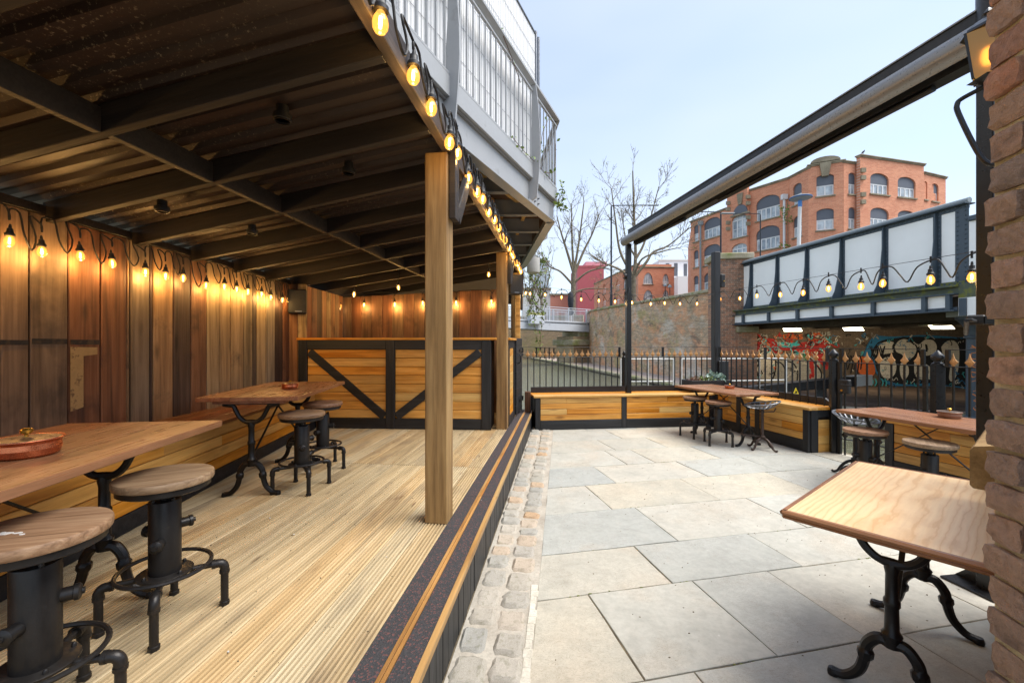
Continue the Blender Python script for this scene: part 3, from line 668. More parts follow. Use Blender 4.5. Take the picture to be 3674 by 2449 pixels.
for x in (.245, 1.02):
    tr = trestle_parts(t5, 0, H5-.034, .2); tr.location = (x, -.31, 0); tr.rotation_euler = (0, 0, R(90))
    MB().box(x-.03, x+.03, -.5, -.12, H5-.036, H5-.021, .003).build('batten', m_oakedge, t5)
MB().bar((.27, -.31, .30), (.60, -.31, H5-.04), .02, .008).build('brace_rod', m_gun, t5)
MB().bar((1.0, -.32, .30), (.62, -.32, H5-.04), .02, .008).build('brace_rod', m_gun, t5)
# thin brass line of the veneer panel
MB().box(.03, L5-.03, -W5+.030, -W5+.0315, H5-.001, H5+.0006).build('inlay_line', m_oakedge, t5)

def bowl(label, loc, r, group, mat=None, sc=1):
    b = thing('copper_bowl', label, 'bowl', loc, rnd(0, 3), group); mat = mat or m_copper; b.scale = (1, 1, 1.4)
    MB().lathe([(0, 0), (r*.80, 0), (r*.90, r*.06), (r*.96, r*.22), (r*.93, r*.36), (r*.98, r*.43), (r*1.04, r*.455), (r*1.03, r*.475), (r*.93, r*.45), (r*.88, r*.38)], 36, cap=False).build('bowl_body', mat, b, True, 30)
    MB().lathe([(r*.94, r*.452), (r*.92, r*.47), (r*.7, r*.475), (r*.4, r*.50), (r*.0, r*.51)], 32, cap=False).build('lid', m_tin, b, True, 30)
    MB().lathe([(r*.06, r*.5), (r*.06, r*.56), (r*.17, r*.62), (r*.19, r*.69), (r*.13, r*.74), (0, r*.75)], 16).build('knob', m_brass, b, True, 50)
    return b
bowl('large shallow hammered copper bowl with tin lid and brass knob on the deck table', (-1.775, 1.56, DZ+.77), .097, 'lidded copper bowls')
bowl('lidded copper bowl standing on the brown table in front of the bar', (-2.015, 3.87, DZ+.77), .072, 'lidded copper bowls')
bowl('small bright copper bowl with round lid on the corner bench table', (3.34, 6.55, .757), .072, 'lidded copper bowls')
bowl('dull brown copper bowl with brass knob on the table by the gate', (4.03, 3.93, .765), .085, 'lidded copper bowls', paint('tarnished_copper', S(140,104,82), .5, .4, var=.2, bump=.3, scale=24))

# tractor seat stools
def tractor(label, loc, rz, m_frame, m_seat_, h=.60):
    t = thing('tractor_seat_stool', label, 'stool', (loc[0], loc[1], loc[2]), rz, 'cast tractor seat stools')
    rim = []
    for k in range(36):                      # dished outline, high at the back
        a = 2*PI*k/36; x = math.cos(a); y = math.sin(a)
        rx = .215; ry = .175 if x < 0 else .175-.03*x
        rim.append(Vector((x*rx, y*ry, h+.012+.065*max(0, -x)**1.5-.008*max(0, x)+.022*abs(y)**2)))
    MB().tube(rim, .010, 8, True).build('seat_rim', m_seat_, t, True)
    hub = MB().lathe([(.0, h-.040), (.078, h-.036), (.088, h-.028), (.078, h-.024), (0, h-.03)], 20).build('seat_hub', m_seat_, t, True)
    for k in range(18):
        a = 2*PI*(k+.5)/18; p = rim[(2*k+1) % 36]; q = Vector((math.cos(a)*.076, math.sin(a)*.066, h-.030)); m_ = (p+q)/2-Vector((0, 0, .014))
        MB().tube(spline([q, m_, p], 4), .0085, 6, flat=.6).build('seat_rib', m_seat_, t, True)
    MB().tube([(0, 0, .15), (0, 0, .20), (0, 0, .21), (0, 0, h-.09), (0, 0, h-.085), (0, 0, h-.035)], [.027, .027, .022, .022, .030, .018], 12).build('column', m_frame, t, True)
    MB().lathe([(.03, .135), (.042, .14), (.042, .156), (.034, .16), (.042, .165), (.042, .178), (.028, .185)], 16).build('collar', m_frame, t, True)
    for k in range(4):
        M = Matrix.Rotation(R(45+90*k), 4, 'Z'); P = spline([(.02, 0, .15), (.075, 0, .135), (.125, 0, .085), (.16, 0, .03), (.195, 0, .013), (.215, 0, .026)], 4)
        MB(M).tube(P, [.018-.006*i/(len(P)-1) for i in range(len(P))], 8).build('leg', m_frame, t, True)
    MB().tube([(.03, 0, .17), (.235, -.02, .185)], .011, 8).tube([(.235, -.12, .185), (.235, .08, .185)], .012, 8).build('foot_rest', m_frame, t, True)
    MB().tube([(0, 0, h-.075), (-.14, .0, h-.07), (-.165, 0, h-.02)], .008, 6).build('seat_spring', m_frame, t, True)
    return t
tractor('brown cast tractor seat stool by the corner table', (3.426, 5.845, 0), R(160), m_bronze, m_silver, .59)
tractor('silver slotted tractor seat stool at the end of the gate table', (3.80, 4.72, 0), R(-70), m_iron, m_silver, .60)

# ---------------------------------------------------------------- patio benches
def bench(name, label, p, ang, lng, h, bays, endpanel=False, hasback=True, depth=.44, kick=.155):
    b = thing(name, label, 'bench', (p[0], p[1], 0), ang)
    hw = h-.036
    for i in range(3): MB().box(-.03, lng+.03, -.025+i*(depth+.02)/3+.001, -.025+(i+1)*(depth+.02)/3-.001, hw, h, .004).build('seat_board', m_clad, b)
    xs = [0]+bays
    for x in xs: MB().box(x, x+.085, -.012, .03, .0, hw-.001, .003).build('stile', m_blackz, b)
    for i in range(len(xs)-1):
        a, c = xs[i]+.087, xs[i+1]-.002
        MB().box(a, c, -.008, .03, .0, kick, .003).build('kickboard', m_black, b)
        n = 4; hh = (hw-kick-.004)/n
        for j in range(n):
            z = kick+.003+j*hh; cuts = [a, c]
            if j % 2: cuts = [a, a+(c-a)*rnd(.25, .6), c]
            for q in range(len(cuts)-1): MB().box(cuts[q]+.001, cuts[q+1]-.001, .0, .018, z, z+hh-.005, .004).build('board', m_clad, b)
    MB().box(.02, lng-.02, .032, depth-.03, .0, hw-.002).build('carcass', m_dark, b)
    if hasback:
        MB().extry([(0, h-.3), (lng, h-.3), (lng, h+.01), (lng-.14, h+.10), (.0, h+.10)], depth, depth+.03).build('backboard', m_black, b)
    if endpanel:
        MB().box(lng-.002, lng+.012, .03, .14, .0, hw-.001, .003).build('end_stile', m_blackz, b); MB().box(lng-.002, lng+.012, .32, .43, .0, hw-.001, .003).build('end_stile', m_blackz, b)
        MB().box(lng-.002, lng+.012, .142, .318, hw-.10, hw-.001, .003).build('end_rail', m_black, b)
        for j in range(4): MB().box(lng-.002, lng+.008, .142, .318, .0+j*.108, .0+j*.108+.106, .003).build('end_board', m_clady, b)
    return b
ba = math.atan2(.12, .993)
bench('patio_bench', 'low orange boarded bench with black frame along the canal railing', (.389, 7.119), ba, 3.25, .575, [1.50, 3.10])
sa_ = math.atan2(-.981, .196)
bench('patio_bench', 'orange boarded bench ending at the iron gate post', (3.559, 7.502), sa_, 1.891, .60, [.55, .95, 1.805], endpanel=True, depth=.40)
bench('patio_bench', 'orange boarded bench in front of the railing right of the gate', (4.20, 4.80), math.atan2(-.98, .22), 1.9, .60, [.95, 1.8], depth=.30)
MB().box(-.05, .05, -.06, .06, 0, .62, .008).build('stump', m_rustw, None)
st_ = bpy.data.objects['stump']; st_.name = 'timber_stump'; st_.location = (.27, 7.35, 0); tag(st_, 'short rusty brown timber stump between the deck step and the bench', 'stump')

# ---------------------------------------------------------------- railings, gate and posts
def spear(z):       # flattened four pointed spear head, local
    s = MB(); P = [(0, .095), (.010, .05), (.018, .03), (.042, .0), (.018, -.028), (.008, -.045), (-.008, -.045), (-.018, -.028), (-.042, .0), (-.018, .03), (-.010, .05)]
    n = len(P); vs = [(x, -.003, zz) for x, zz in P]+[(x, .003, zz) for x, zz in P]+[(0, -.014, 0), (0, .014, 0)]
    fs = [(i, (i+1) % n, 2*n) for i in range(n)]+[(n+(i+1) % n, n+i, 2*n+1) for i in range(n)]+[(i, n+i, n+(i+1) % n, (i+1) % n) for i in range(n)]
    return s.add(vs, fs).mesh('spear_head')
sp_me = spear(0); sp_me.materials.append(m_gold)
sp_bk = spear(0); sp_bk.materials.append(m_blackmetal)
def railing(name, label, p, q, n, zt=1.385, zm=1.205, zb=-.1, cat='railing', group=None, ups=(0, 1), lower=False, first_black=0, sc=1):
    l = math.hypot(q[0]-p[0], q[1]-p[1]); a = math.atan2(q[1]-p[1], q[0]-p[0]); t = thing(name, label, cat, (p[0], p[1], 0), a, group)
    MB().box(0, l, -.013, .013, zt-.008, zt, .002).build('top_rail', m_blackmetal, t)
    MB().box(0, l, -.02, .02, zm-.010, zm, .002).build('spear_rail', m_blackmetal, t)
    MB().box(0, l, -.02, .02, zb+.05, zb+.06, .002).build('bottom_rail', m_blackmetal, t)
    for f in ups: MB().box(-.018, .018, -.015, .015, zm+.001, zt-.009).build('upright', m_blackmetal, t, loc=(.02+(l-.04)*f, 0, 0))
    bm_ = MB().box(-.008, .008, -.008, .008, zb, zm-.011).mesh('bar'); bm_.materials.append(m_blackmetal)
    for i in range(n):
        x = l*(i+.5)/n
        link('bar', bm_, None, t, (x, 0, 0))
        if abs(x-l*.5) > .03 or .5 not in ups:
            o = link('spear_head', sp_bk if i < first_black else sp_me, None, t, (x, 0, zm+.045)); o.scale = (sc, 1, sc)
    if lower:
        MB().box(0, l, -.02, .02, .205, .215, .002).build('lower_rail', m_blackmetal, t)
        for i in range(n):
            o = link('spear_head', sp_bk, None, t, (l*(i+.5)/n, 0, .26))
    return t
def finial_post(label, x, y, w_=.05, z1=1.22, zb=-.1):
    t = thing('railing_post', label, 'post', (x, y, 0), R(-14), 'black railing posts with pointed finials')
    MB().box(-w_, w_, -w_, w_, zb, z1, .004).build('shaft', m_blackmetal, t)
    MB().lathe([(.052, 0), (.052, .012), (.036, .018), (.030, .034), (.034, .040), (.056, .062), (.060, .082), (.050, .102), (.028, .128), (.010, .148), (0, .156)], 20, (0, 0, z1)).build('finial', m_blackmetal, t, True, 60)
    return t
def onback(x): return (BK0[0]+BKd[0]*x, BK0[1]+BKd[1]*x)
railing('iron_railing', 'black iron railing with gold spear heads beside the shelter post', onback(-.22), onback(1.66), 17, first_black=1, ups=(1,))
railing('iron_railing', 'black iron railing with gold spear heads behind the awning post', onback(1.80), onback(3.40), 15, ups=(.42,))
pst = thing('railing_post', 'slim round black railing post with small acorn finial by the awning post', 'post', (*onback(1.73), 0))
MB().cyl((0,0,-.1), (0,0,1.2), .045, 16).build('shaft', m_blackmetal, pst, True); MB().lathe([(.03,0),(.018,.02),(.03,.04),(.036,.065),(.02,.10),(0,.12)], 14, (0,0,1.2)).build('finial', m_blackmetal, pst, True, 60)
MB().box(-.03, .11, -.02, .02, .70, .73, .003).build('clamp', m_blackmetal, pst); MB().lathe([(.0,-.02),(.012,-.02),(.012,.02),(0,.02)], 10, (.0,-.05,1.08)).build('bolt', m_gun, pst)
g1 = (4.275, 5.67); g2 = (4.62, 4.63)
cpt = (3.83, 8.02)
dv = ((g1[0]-cpt[0]), (g1[1]-cpt[1]))
railing('iron_railing', 'black iron railing with gold spear heads above the bench that ends at the gate', (cpt[0]+dv[0]*.04, cpt[1]+dv[1]*.04), (cpt[0]+dv[0]*.97, cpt[1]+dv[1]*.97), 17, ups=(0, .5, 1))
finial_post('thick black gate post with pointed ball finial at the bench end', g1[0], g1[1], .042)
finial_post('thick black gate post with pointed ball finial beside the gate table', g2[0], g2[1], .045)
gv = (g2[0]-g1[0], g2[1]-g1[1])
gate = railing('iron_gate', 'black iron gate with lock box and gold spear heads', (g1[0]+gv[0]*.07, g1[1]+gv[1]*.07), (g1[0]+gv[0]*.90, g1[1]+gv[1]*.90), 7, zb=-.08, cat='gate', ups=(0, 1), lower=True)
gl = math.hypot(*gv)*.83
for x in (0.0, gl): MB().box(x-.02, x+.02, -.018, .018, -.08, 1.204, .003).build('gate_stile', m_blackmetal, gate)
lk = MB().box(.0, .13, -.04, .03, .80, .98, .01).build('lock_box', m_plastic, gate); MB().tube(spline([(.07,-.045,.92),(.07,-.07,.92),(.14,-.075,.915),(.19,-.07,.915)], 4), .009, 8).build('handle', m_plastic, lk, True)
MB().cyl((.05,-.046,.84), (.05,-.036,.84), .014).build('keyhole', m_brass, lk, True)
e2 = (g2[0]+.4, g2[1]-1.96)
railing('iron_railing', 'black iron railing with gold spear heads behind the gate side bench', (g2[0]+.014, g2[1]-.07), e2, 14, ups=(0, 1))
cp = thing('corner_post', 'tall square black timber post at the railing corner with a junction box', 'post', (cpt[0], cpt[1], 0), R(10))
MB().box(-.06, .06, -.06, .06, -.1, 3.16, .006).build('shaft', m_blackz, cp); MB().box(.062, .15, -.07, .07, 2.50, 2.74, .01).build('junction_box', m_plastic, cp)
MB().box(.0, .20, -.1, .065, -.1, 1.12, .006).build('side_post', m_blackz, cp); MB().lathe([(.0,0),(.012,0),(.012,.02),(0,.02)], 10, (.11,-.085,2.6)).build('cap_screw', m_brass, cp)

# planter box in the corner
pl = thing('planter_box', 'black timber planter of pale succulents and sedum behind the corner table', 'planter', (3.62, 7.63, .62), R(9))
MB().box(-.45, .30, -.02, .0, .0, .17, .003).build('side_board', m_black, pl); MB().box(-.45, .30, .26, .28, .0, .17, .003).build('side_board', m_black, pl)
MB().box(-.47, -.452, -.02, .28, .0, .17, .003).build('end_board', m_black, pl); MB().box(.302, .32, -.02, .28, .0, .17, .003).build('end_board', m_black, pl)
MB().box(-.45, .30, .0, .26, .0, .14).build('soil', m_brownmud, pl)
def leafmat(name, c, c2, rough=.55):
    k = NT(name); v = k.coord((1,1,1), False); n_ = k.noise(v, 9, 3); k.b.inputs['Subsurface Weight'].default_value = 0
    return k.fin(k.mix(c, c2, k.rng(n_, .35, .65, 0, 1)), rough)
m_succ = leafmat('pale_succulent_leaf', S(120,146,132), S(168,188,176)); m_sedum = leafmat('sedum_leaf', S(96,116,48), S(140,150,70)); m_red = leafmat('reddish_sedum_leaf', S(110,64,62), S(140,120,80))
m_ivy = leafmat('ivy_leaf', S(78,104,34), S(128,150,60)); m_yel = leafmat('young_yellow_leaf', S(140,140,60), S(176,170,84))
def leaves(mb, c, r, n, size, up=.4):
    for _ in range(n):
        d = Vector((random.gauss(0,1), random.gauss(0,1), random.gauss(0,1))).normalized(); p = Vector(c)+Vector((d.x*r[0], d.y*r[1], abs(d.z)*r[2] if up > 0 else d.z*r[2]))*rnd(.3, 1)
        a = Vector((random.gauss(0,1), random.gauss(0,1), random.gauss(0,1)+up)).normalized(); b = a.orthogonal().normalized(); b = Quaternion(a, rnd(0, 6.3)) @ b; c_ = a.cross(b); s = size*rnd(.6, 1.3)
        mb.add([p, p+b*s*.5+c_*s*.35, p+b*s*1.1, p+b*s*.5-c_*s*.35], [(0,1,2,3)])
for nm, m_, cs in (('succulent_rosette', m_succ, [(.02,.12,.17),(.12,.14,.19),(.2,.1,.16),(.26,.16,.16),(.08,.2,.22)]), ('sedum', m_sedum, [(-.1,.12,.14),(-.02,.06,.14),(-.15,.2,.15)]), ('red_sedum', m_red, [(-.3,.12,.14),(-.36,.1,.13),(-.25,.16,.14)])):
    mb = MB()
    for c in cs: leaves(mb, c, (.09,.09,.09), 70 if nm != 'succulent_rosette' else 45, .035 if nm != 'succulent_rosette' else .07, .6)
    mb.build(nm, m_, pl, flip=False)

# ---------------------------------------------------------------- awning on two posts
m_alu = paint('dark_grey_aluminium', S(126,126,125), .3, .4, var=.02, bump=.0); m_alud = paint('black_aluminium', S(30,30,31), .4, .3, var=.1, bump=.03)
aw = thing('awning', 'long grey retracted awning cassette carried on slim black posts', 'awning', (2.05, 7.52, 0), math.atan2(2.50-7.52, 2.80-2.05))
La = math.hypot(2.50-7.52, 2.80-2.05)
for x in (.0, La): MB().box(x-.042, x+.042, -.042, .042, .57 if x == 0 else 0, 3.2, .005).build('post', m_blackmetal, aw)
MB().box(La-.17, La+.1, -.12, .12, .0, .012, .003).build('base_plate', m_blackmetal, aw)
MB().extry([(La-.17, .012), (La-.046, .012), (La-.046, .14)], -.006, .006).build('gusset', m_blackmetal, aw)
tb = []
for i in range(21):
    a = R(35+i*220/20); tb.append((-.02+math.cos(a)*.085, 3.26+math.sin(a)*.085))
MB().extr(tb+[(.055, 3.23)], -.10, La+.05).build('front_bar', m_alu, aw, True, 30)
MB().extr([(.0, 3.33), (.17, 3.33), (.17, 3.425), (.155, 3.44), (.0, 3.435)], -.02, La+.12).build('cassette', m_alud, aw)
MB().extr([(-.01, 3.44), (.18, 3.445), (.18, 3.455), (-.01, 3.45)], -.02, La+.12).build('cassette_lid', m_alu, aw)
MB().extr([(.05, 3.18), (.16, 3.18), (.16, 3.326), (.05, 3.326)], .1, La-.05).build('back_box', m_alud, aw)
for x0, x1 in ((.15, La*.33), (La*.48, La*.93)): MB().tube([(x0, .075, 3.165), (x1, .085, 3.158)], .022, 10).build('folded_arm', m_alud, aw, True)
MB().cyl((La+.02, .08, 3.28), (La+.02, .08, 3.75), .12, 20).build('end_drum', m_alud, aw, True)
hd = MB().cyl((.0, -.085, 2.63), (.0, -.045, 2.63), .05, 18).build('spot_lamp', m_blackmetal, aw, True); MB().cyl((.0,-.089,2.63), (.0,-.0855,2.63), .03, 14).build('lens', m_copper, hd, True)
MB().tube([(.03, -.05, z) for z in ()] or spline([(.06,-.01,2.42),(.11,-.02,2.3),(.075,-.03,2.18),(.02,-.06,2.25),(-.05,-.05,2.2),(-.07,-.03,2.3),(-.02,-.06,2.36),(.05,-.05,2.28)], 5), .006, 6).build('coiled_cable', m_cable, aw, True)

# ---------------------------------------------------------------- brick wall by the pale table
bw = thing('brick_wall', 'old weathered brick wall end with deep lime joints', 'wall', (1.352, 1.22, 0), R(-11))
m_lime = _rough('lime_joint', S(160,146,112), S(190,178,146), S(206,196,166), 12, bump=.8)
def _oldbrick():
    k = NT('old_handmade_brick'); v = k.coord((1,1,1)); a = k.noise(v, 9, 5, .65); b = k.noise(v, 45, 4, .7); r_ = k.rand()
    base = k.ramp(r_, [(0, S(156,130,112)), (.25, S(168,138,120)), (.5, S(146,124,110)), (.7, S(174,144,122)), (.88, S(178,124,98)), (1, S(140,124,114))])
    sp_ = k.n('SeparateXYZ'); g_ = k.n('NewGeometry'); k.l(g_.outputs['Position'], sp_.inputs[0])
    col = k.mix(base, S(166,138,116), k.rng(a, .5, .68, 0, .6)); col = k.mix(col, S(84,70,64), k.rng(a, .46, .3, 0, .7)); col = k.mix(col, k.ramp(b, [(.3, (.62,.62,.62)), (.65, (1.12,1.12,1.12))]), .7, 'MULTIPLY')
    k.bump(k.math('ADD', a, k.math('MULTIPLY', b, .6)), 1.0, .025); return k.fin(col, .92)
m_obrick = _oldbrick()
MB().box(.014, .36, -1.45, -.012, -.1, 2.58).build('core', m_lime, bw)
def brick_mesh(w_, seed):
    random.seed(seed); n = (5, 2, 4); mb = MB(); g = {}
    for i in range(n[0]+1):
        for j in range(n[1]+1):
            for k in range(n[2]+1):
                if 0 < i < n[0] and 0 < j < n[1] and 0 < k < n[2]: continue
                x, y, z = j/n[1]*.10, -w_*i/n[0], .080*k/n[2]
                e = (i in (0, n[0]))+(k in (0, n[2]))+(j == 0)
                s = .0028*max(0, e-1)
                x += s+rnd(-.006, .005); y += (s if i == n[0] else -s if i == 0 else 0)+rnd(-.002, .002); z += (s if k == 0 else -s if k == n[2] else 0)+rnd(-.0025, .0025)
                g[i,j,k] = len(mb.v); mb.v.append((x, y, z))
    def q(a, b, c, d): mb.f.append((g[a], g[b], g[c], g[d]))
    for i in range(n[0]):
        for j in range(n[1]):
            for k in (0, n[2]): q((i,j,k), (i+1,j,k), (i+1,j+1,k), (i,j+1,k))
        for k in range(n[2]):
            for j in (0, n[1]): q((i,j,k), (i+1,j,k), (i+1,j,k+1), (i,j,k+1))
    for j in range(n[1]):
        for k in range(n[2]):
            for i in (0, n[0]): q((i,j,k), (i,j+1,k), (i,j+1,k+1), (i,j,k+1))
    me = mb.mesh('brick', True, 32); me.materials.append(m_obrick); return me
bh_ = [brick_mesh(.104, 60+i) for i in range(4)]; bs_ = [brick_mesh(.215, 70+i) for i in range(4)]
random.seed(9)
for r_ in range(30):
    z = -.08+r_*.0885; y = 0 if r_ % 2 else -.0
    for i in range(8):
        hd_ = (i % 2 == 0) if r_ % 2 else (i % 2 == 1)
        l = .104 if hd_ else .215
        o = link('brick', random.choice(bh_ if hd_ else bs_), None, bw, (rnd(-.006,.006), y+rnd(-.008,.002) if i == 0 else y, z)); o.rotation_euler = (rnd(-.012,.012), rnd(-.02,.02), rnd(-.012,.012))
        y -= l+.014
# face running away beside the table (direction 38 degrees)
wb2 = thing('brick_wall', 'low brick wall with a taller end pier behind the pale oak table', 'wall', (1.40, 1.235, 0), R(38.5))
m_brickfar = brickmat('old_brick_face', S(112,86,72), S(126,92,76), S(140,128,104), dirt=(S(70,60,54), .5, .6))
MB().box(.0, 1.7, -.3, -.01, -.1, .95).build('masonry', m_brickfar, wb2); MB().box(1.12, 1.45, -.3, -.012, .951, 3.3).build('pier', m_brickfar, wb2)
sl = thing('stone_sill', 'worn sandstone window sill block on the brick wall above the oak table', 'sill', (1.40, 1.235, 0), R(38.5))
m_sand = _rough('worn_sandstone', S(120,92,54), S(158,128,84), S(186,160,120), 7, bump=.6)
MB().extr([(-.03, .965), (.062, .965), (.07, .975), (.07, 1.09), (.06, 1.105), (-.03, 1.125)], .235, .95).build('sill_block', m_sand, sl); MB().box(.17, .97, -.06, -.031, .94, 1.17).build('bed', m_lime, sl)
# lantern
ln = thing('wall_lantern', 'black four sided wall lantern with glowing bulb and scroll bracket', 'lantern', (2.285, 2.045, 0), R(38.5))
m_lglass = NT('lantern_glass'); m_lglass.b.inputs['Transmission Weight'].default_value = .9; m_lglass.b.inputs['Emission Color'].default_value = (1, .62, .2, 1); m_lglass.b.inputs['Emission Strength'].default_value = .03; m_lglass = m_lglass.fin(S(150,112,60), .4)
z0 = 2.72
for sx, sy in ((1,1),(1,-1),(-1,1),(-1,-1)):
    MB().bar((sx*.048, sy*.048, z0), (sx*.072, sy*.072, z0+.22), .010, .010).build('corner_bar', m_blackmetal, ln)
for k in range(4):
    a = k*PI/2; M = Matrix.Rotation(a, 4, 'Z')
    MB(M).add([(-.045,.047,z0+.003),(.045,.047,z0+.003),(.068,.070,z0+.217),(-.068,.070,z0+.217),(-.045,.050,z0+.003),(.045,.050,z0+.003),(.068,.073,z0+.217),(-.068,.073,z0+.217)], [(0,1,2,3),(7,6,5,4),(0,4,5,1),(1,5,6,2),(2,6,7,3),(3,7,4,0)]).build('pane', m_lglass, ln)
MB().lathe([(.0, z0-.03), (.02, z0-.025), (.055, z0-.012), (.075, z0), (.0, z0)], 4).build('base', m_blackmetal, ln)
MB().lathe([(.098, z0+.22), (.092, z0+.235), (.06, z0+.265), (.028, z0+.285), (.018, z0+.30), (.024, z0+.31), (.014, z0+.325), (0, z0+.34)], 8).build('roof', m_blackmetal, ln)
m_fil = emis('warm_filament', (1, .6, .2, 1), 3); 
MB().lathe([(0, z0+.06), (.018, z0+.07), (.026, z0+.10), (.02, z0+.14), (0, z0+.15)], 12).build('bulb', m_fil, ln, True, 60)
MB().tube(spline([(.0,.0,z0-.03),(.0,.03,z0-.04),(.0,.09,z0-.06),(.0,.105,z0-.08),(.0,.10,z0-.13),(.0,.04,z0-.33),(.0,.0,z0-.41),(.02,-.05,z0-.42),(.06,-.085,z0-.42)], 5), .011, 8).build('bracket', m_blackmetal, ln, True)
MB().box(.02, .12, -.10, -.082, z0-.52, z0+.1, .004).build('back_plate', m_blackmetal, ln); MB().tube([(0,0,z0-.03),(.06,-.085,z0-.03)], .01, 8).build('stay', m_blackmetal, ln, True)
tr_ = thing('awning_wall_bracket', 'small black folding bracket arm on the brick wall above the sill', 'bracket', (1.655, 1.485, 1.53), R(38.5))
MB().box(-.06, .12, .03, .05, -.003, .006, .002).build('arm', m_plastic, tr_); MB().box(.10, .125, .01, .06, -.012, .025, .006).build('hinge_block', m_gun, tr_); MB().tube([(-.06,.045,.0),(.1,.06,-.045)], .007, 6).build('strut', m_blackmetal, tr_, True); MB().box(.10,.12,-.02,.012,-.01,.02).build('fixing', m_blackmetal, tr_)

# ---------------------------------------------------------------- loudspeakers
for lab, (x, y, z), a in (('black loudspeaker hung at the corner of the long plank wall', (-2.98, 5.93, 1.86), R(25)), ('black loudspeaker mounted behind the bar end post', (*d2w(-.80, 7.25), 2.28), R(20))):
    s_ = thing('loudspeaker', lab, 'loudspeaker', (x, y, z), a, 'black loudspeakers')
    MB().box(-.115, .115, -.09, .09, 0, .33, .012).build('cabinet', m_plastic, s_); MB().box(-.105, .105, -.098, -.091, .01, .32, .003).build('grille', m_cable, s_)
    MB().box(-.03, .055, -.1005, -.0985, .02, .035).build('name_badge', m_silver, s_); MB().box(-.02, .02, .09, .14, .12, .25, .004).build('bracket', m_blackmetal, s_); MB().box(-.03, .03, .14, .2, .1, .42, .003).build('hanger', m_blackmetal, s_)
# ---------------------------------------------------------------- festoon lights
def _bulbglass():
    k = NT('amber_bulb_glass'); t = k.t; tr = k.n('BsdfTransparent'); tr.inputs[0].default_value = (1, .82, .5, 1); em = k.n('Emission'); em.inputs[0].default_value = (1, .42, .07, 1); em.inputs[1].default_value = .8
    gl = k.n('BsdfGlossy'); gl.inputs['Roughness'].default_value = .05; ad = k.n('MixShader'); ad.inputs[0].default_value = .45; a2 = k.n('MixShader'); a2.inputs[0].default_value = .06
    k.l(tr.outputs[0], ad.inputs[1]); k.l(em.outputs[0], ad.inputs[2]); k.l(ad.outputs[0], a2.inputs[1]); k.l(gl.outputs[0], a2.inputs[2]); k.l(a2.outputs[0], k.out.inputs[0]); return k.m
m_bglass = _bulbglass(); m_glow = emis('bulb_filament', (1, .7, .3, 1), 14)
g_me = MB().lathe([(.013, .048), (.016, .040), (.027, .020), (.031, .0), (.029, -.018), (.020, -.034), (.008, -.041), (0, -.042)], 16).mesh('bulb', True, 60); g_me.materials.append(m_bglass)
s_me = MB().lathe([(.006, .135), (.009, .12), (.010, .105), (.018, .10), (.019, .078), (.022, .072), (.025, .066), (.030, .062), (.030, .046), (.022, .044), (0, .044)], 14).mesh('socket', True, 45); s_me.materials.append(m_plastic)
f_me = MB().lathe([(0, .032), (.006, .026), (.0075, .0), (.006, -.018), (0, -.022)], 8).mesh('filament', True, 60); f_me.materials.append(m_glow)
def bulb(parent, loc, power, tilt=.06, lamp=True, sc=.84):
    b = link('bulb', g_me, None, parent, loc); b.scale = (sc, sc, sc); b.rotation_euler = (rnd(-tilt, tilt), rnd(-tilt, tilt), rnd(0, 6))
    link('socket', s_me, None, b); link('filament', f_me, None, b)
    if lamp and power > 0:
        ld = bpy.data.lights.new('bulb_light', 'POINT'); ld.energy = power; ld.color = (1, .58, .19); ld.shadow_soft_size = .02
        lo = bpy.data.objects.new('bulb_light', ld); COL.objects.link(lo); lo.parent = b; lo.location = (0, 0, -.055)
    return b
def festoon(label, loc, rz, pts, cable, power, lampstep=1, rad=.0052, wire=None, sc=.84):
    t = thing('festoon_lights', label, 'string lights', loc, rz, None)
    for i, p in enumerate(pts): bulb(t, p, power*lampstep if i % lampstep == 0 else 0, sc=sc)
    MB().tube(cable, rad, 6).build('cable', m_cable, t, True, 60)
    if wire: MB().tube(wire, .0022, 5).build('support_wire', m_gun, t)
    return t
def loops(pts, ztop, side=(0, 0), amp=.17):
    """cable running along the bulbs, each drop followed by a hanging loop"""
    C = []
    for i, p in enumerate(pts):
        p = Vector(p); C += [p+Vector((0, 0, .125)), Vector((p.x, p.y, ztop))]
        if i < len(pts)-1:
            q = Vector(pts[i+1]); d = q-p; a = amp*rnd(.75, 1.15); sx = Vector((side[0], side[1], 0))
            C += [Vector((p.x, p.y, ztop))+d*.30+Vector((0,0,.0)), Vector((p.x, p.y, ztop-a*.6))+d*.36+sx*.5, Vector((p.x, p.y, ztop-a))+d*.52+sx, Vector((p.x, p.y, ztop-a*.55))+d*.72+sx*.5, Vector((p.x, p.y, ztop+.004))+d*.60, Vector((p.x, p.y, ztop-.01))+d*.9, q+Vector((0, 0, .16))+Vector((.0,0,.0))]
    return spline(C, 3)
random.seed(21)
P = [(.07+rnd(-.012,.012), 1.02+i*.243+rnd(-.04,.04), 2.03+rnd(-.02,.02)) for i in range(21)]
festoon('looped string of amber bulbs along the top of the long plank wall', (-2.95, 0, 0), math.atan(.03), P, loops(P, 2.235, (.03, 0), .21), .85, sc=.76)
P = [(-.685+rnd(-.012,.012), .70+i*.302+rnd(-.05,.05), 2.70+rnd(-.03,.02)) for i in range(23)]
festoon('looped string of amber bulbs along the shelter eave beam', (0,0,0), DK, P, loops(P, 2.86, (.02, 0), .2), .32, rad=.0065, sc=1.0)
def at(px, py, Y): return Vector(((px-1837)/1531*Y, Y, 1.45-(py-1231)/1531*Y))
P = [at(1000+x/2.0905, 900+y/2.0905, Y) for x, y, Y in ((260,368,6.9),(272,408,7.0),(372,428,7.2),(460,412,7.3),(640,405,7.3),(870,400,7.28),(1080,390,7.26),(1330,388,7.24),(1595,380,7.22))]
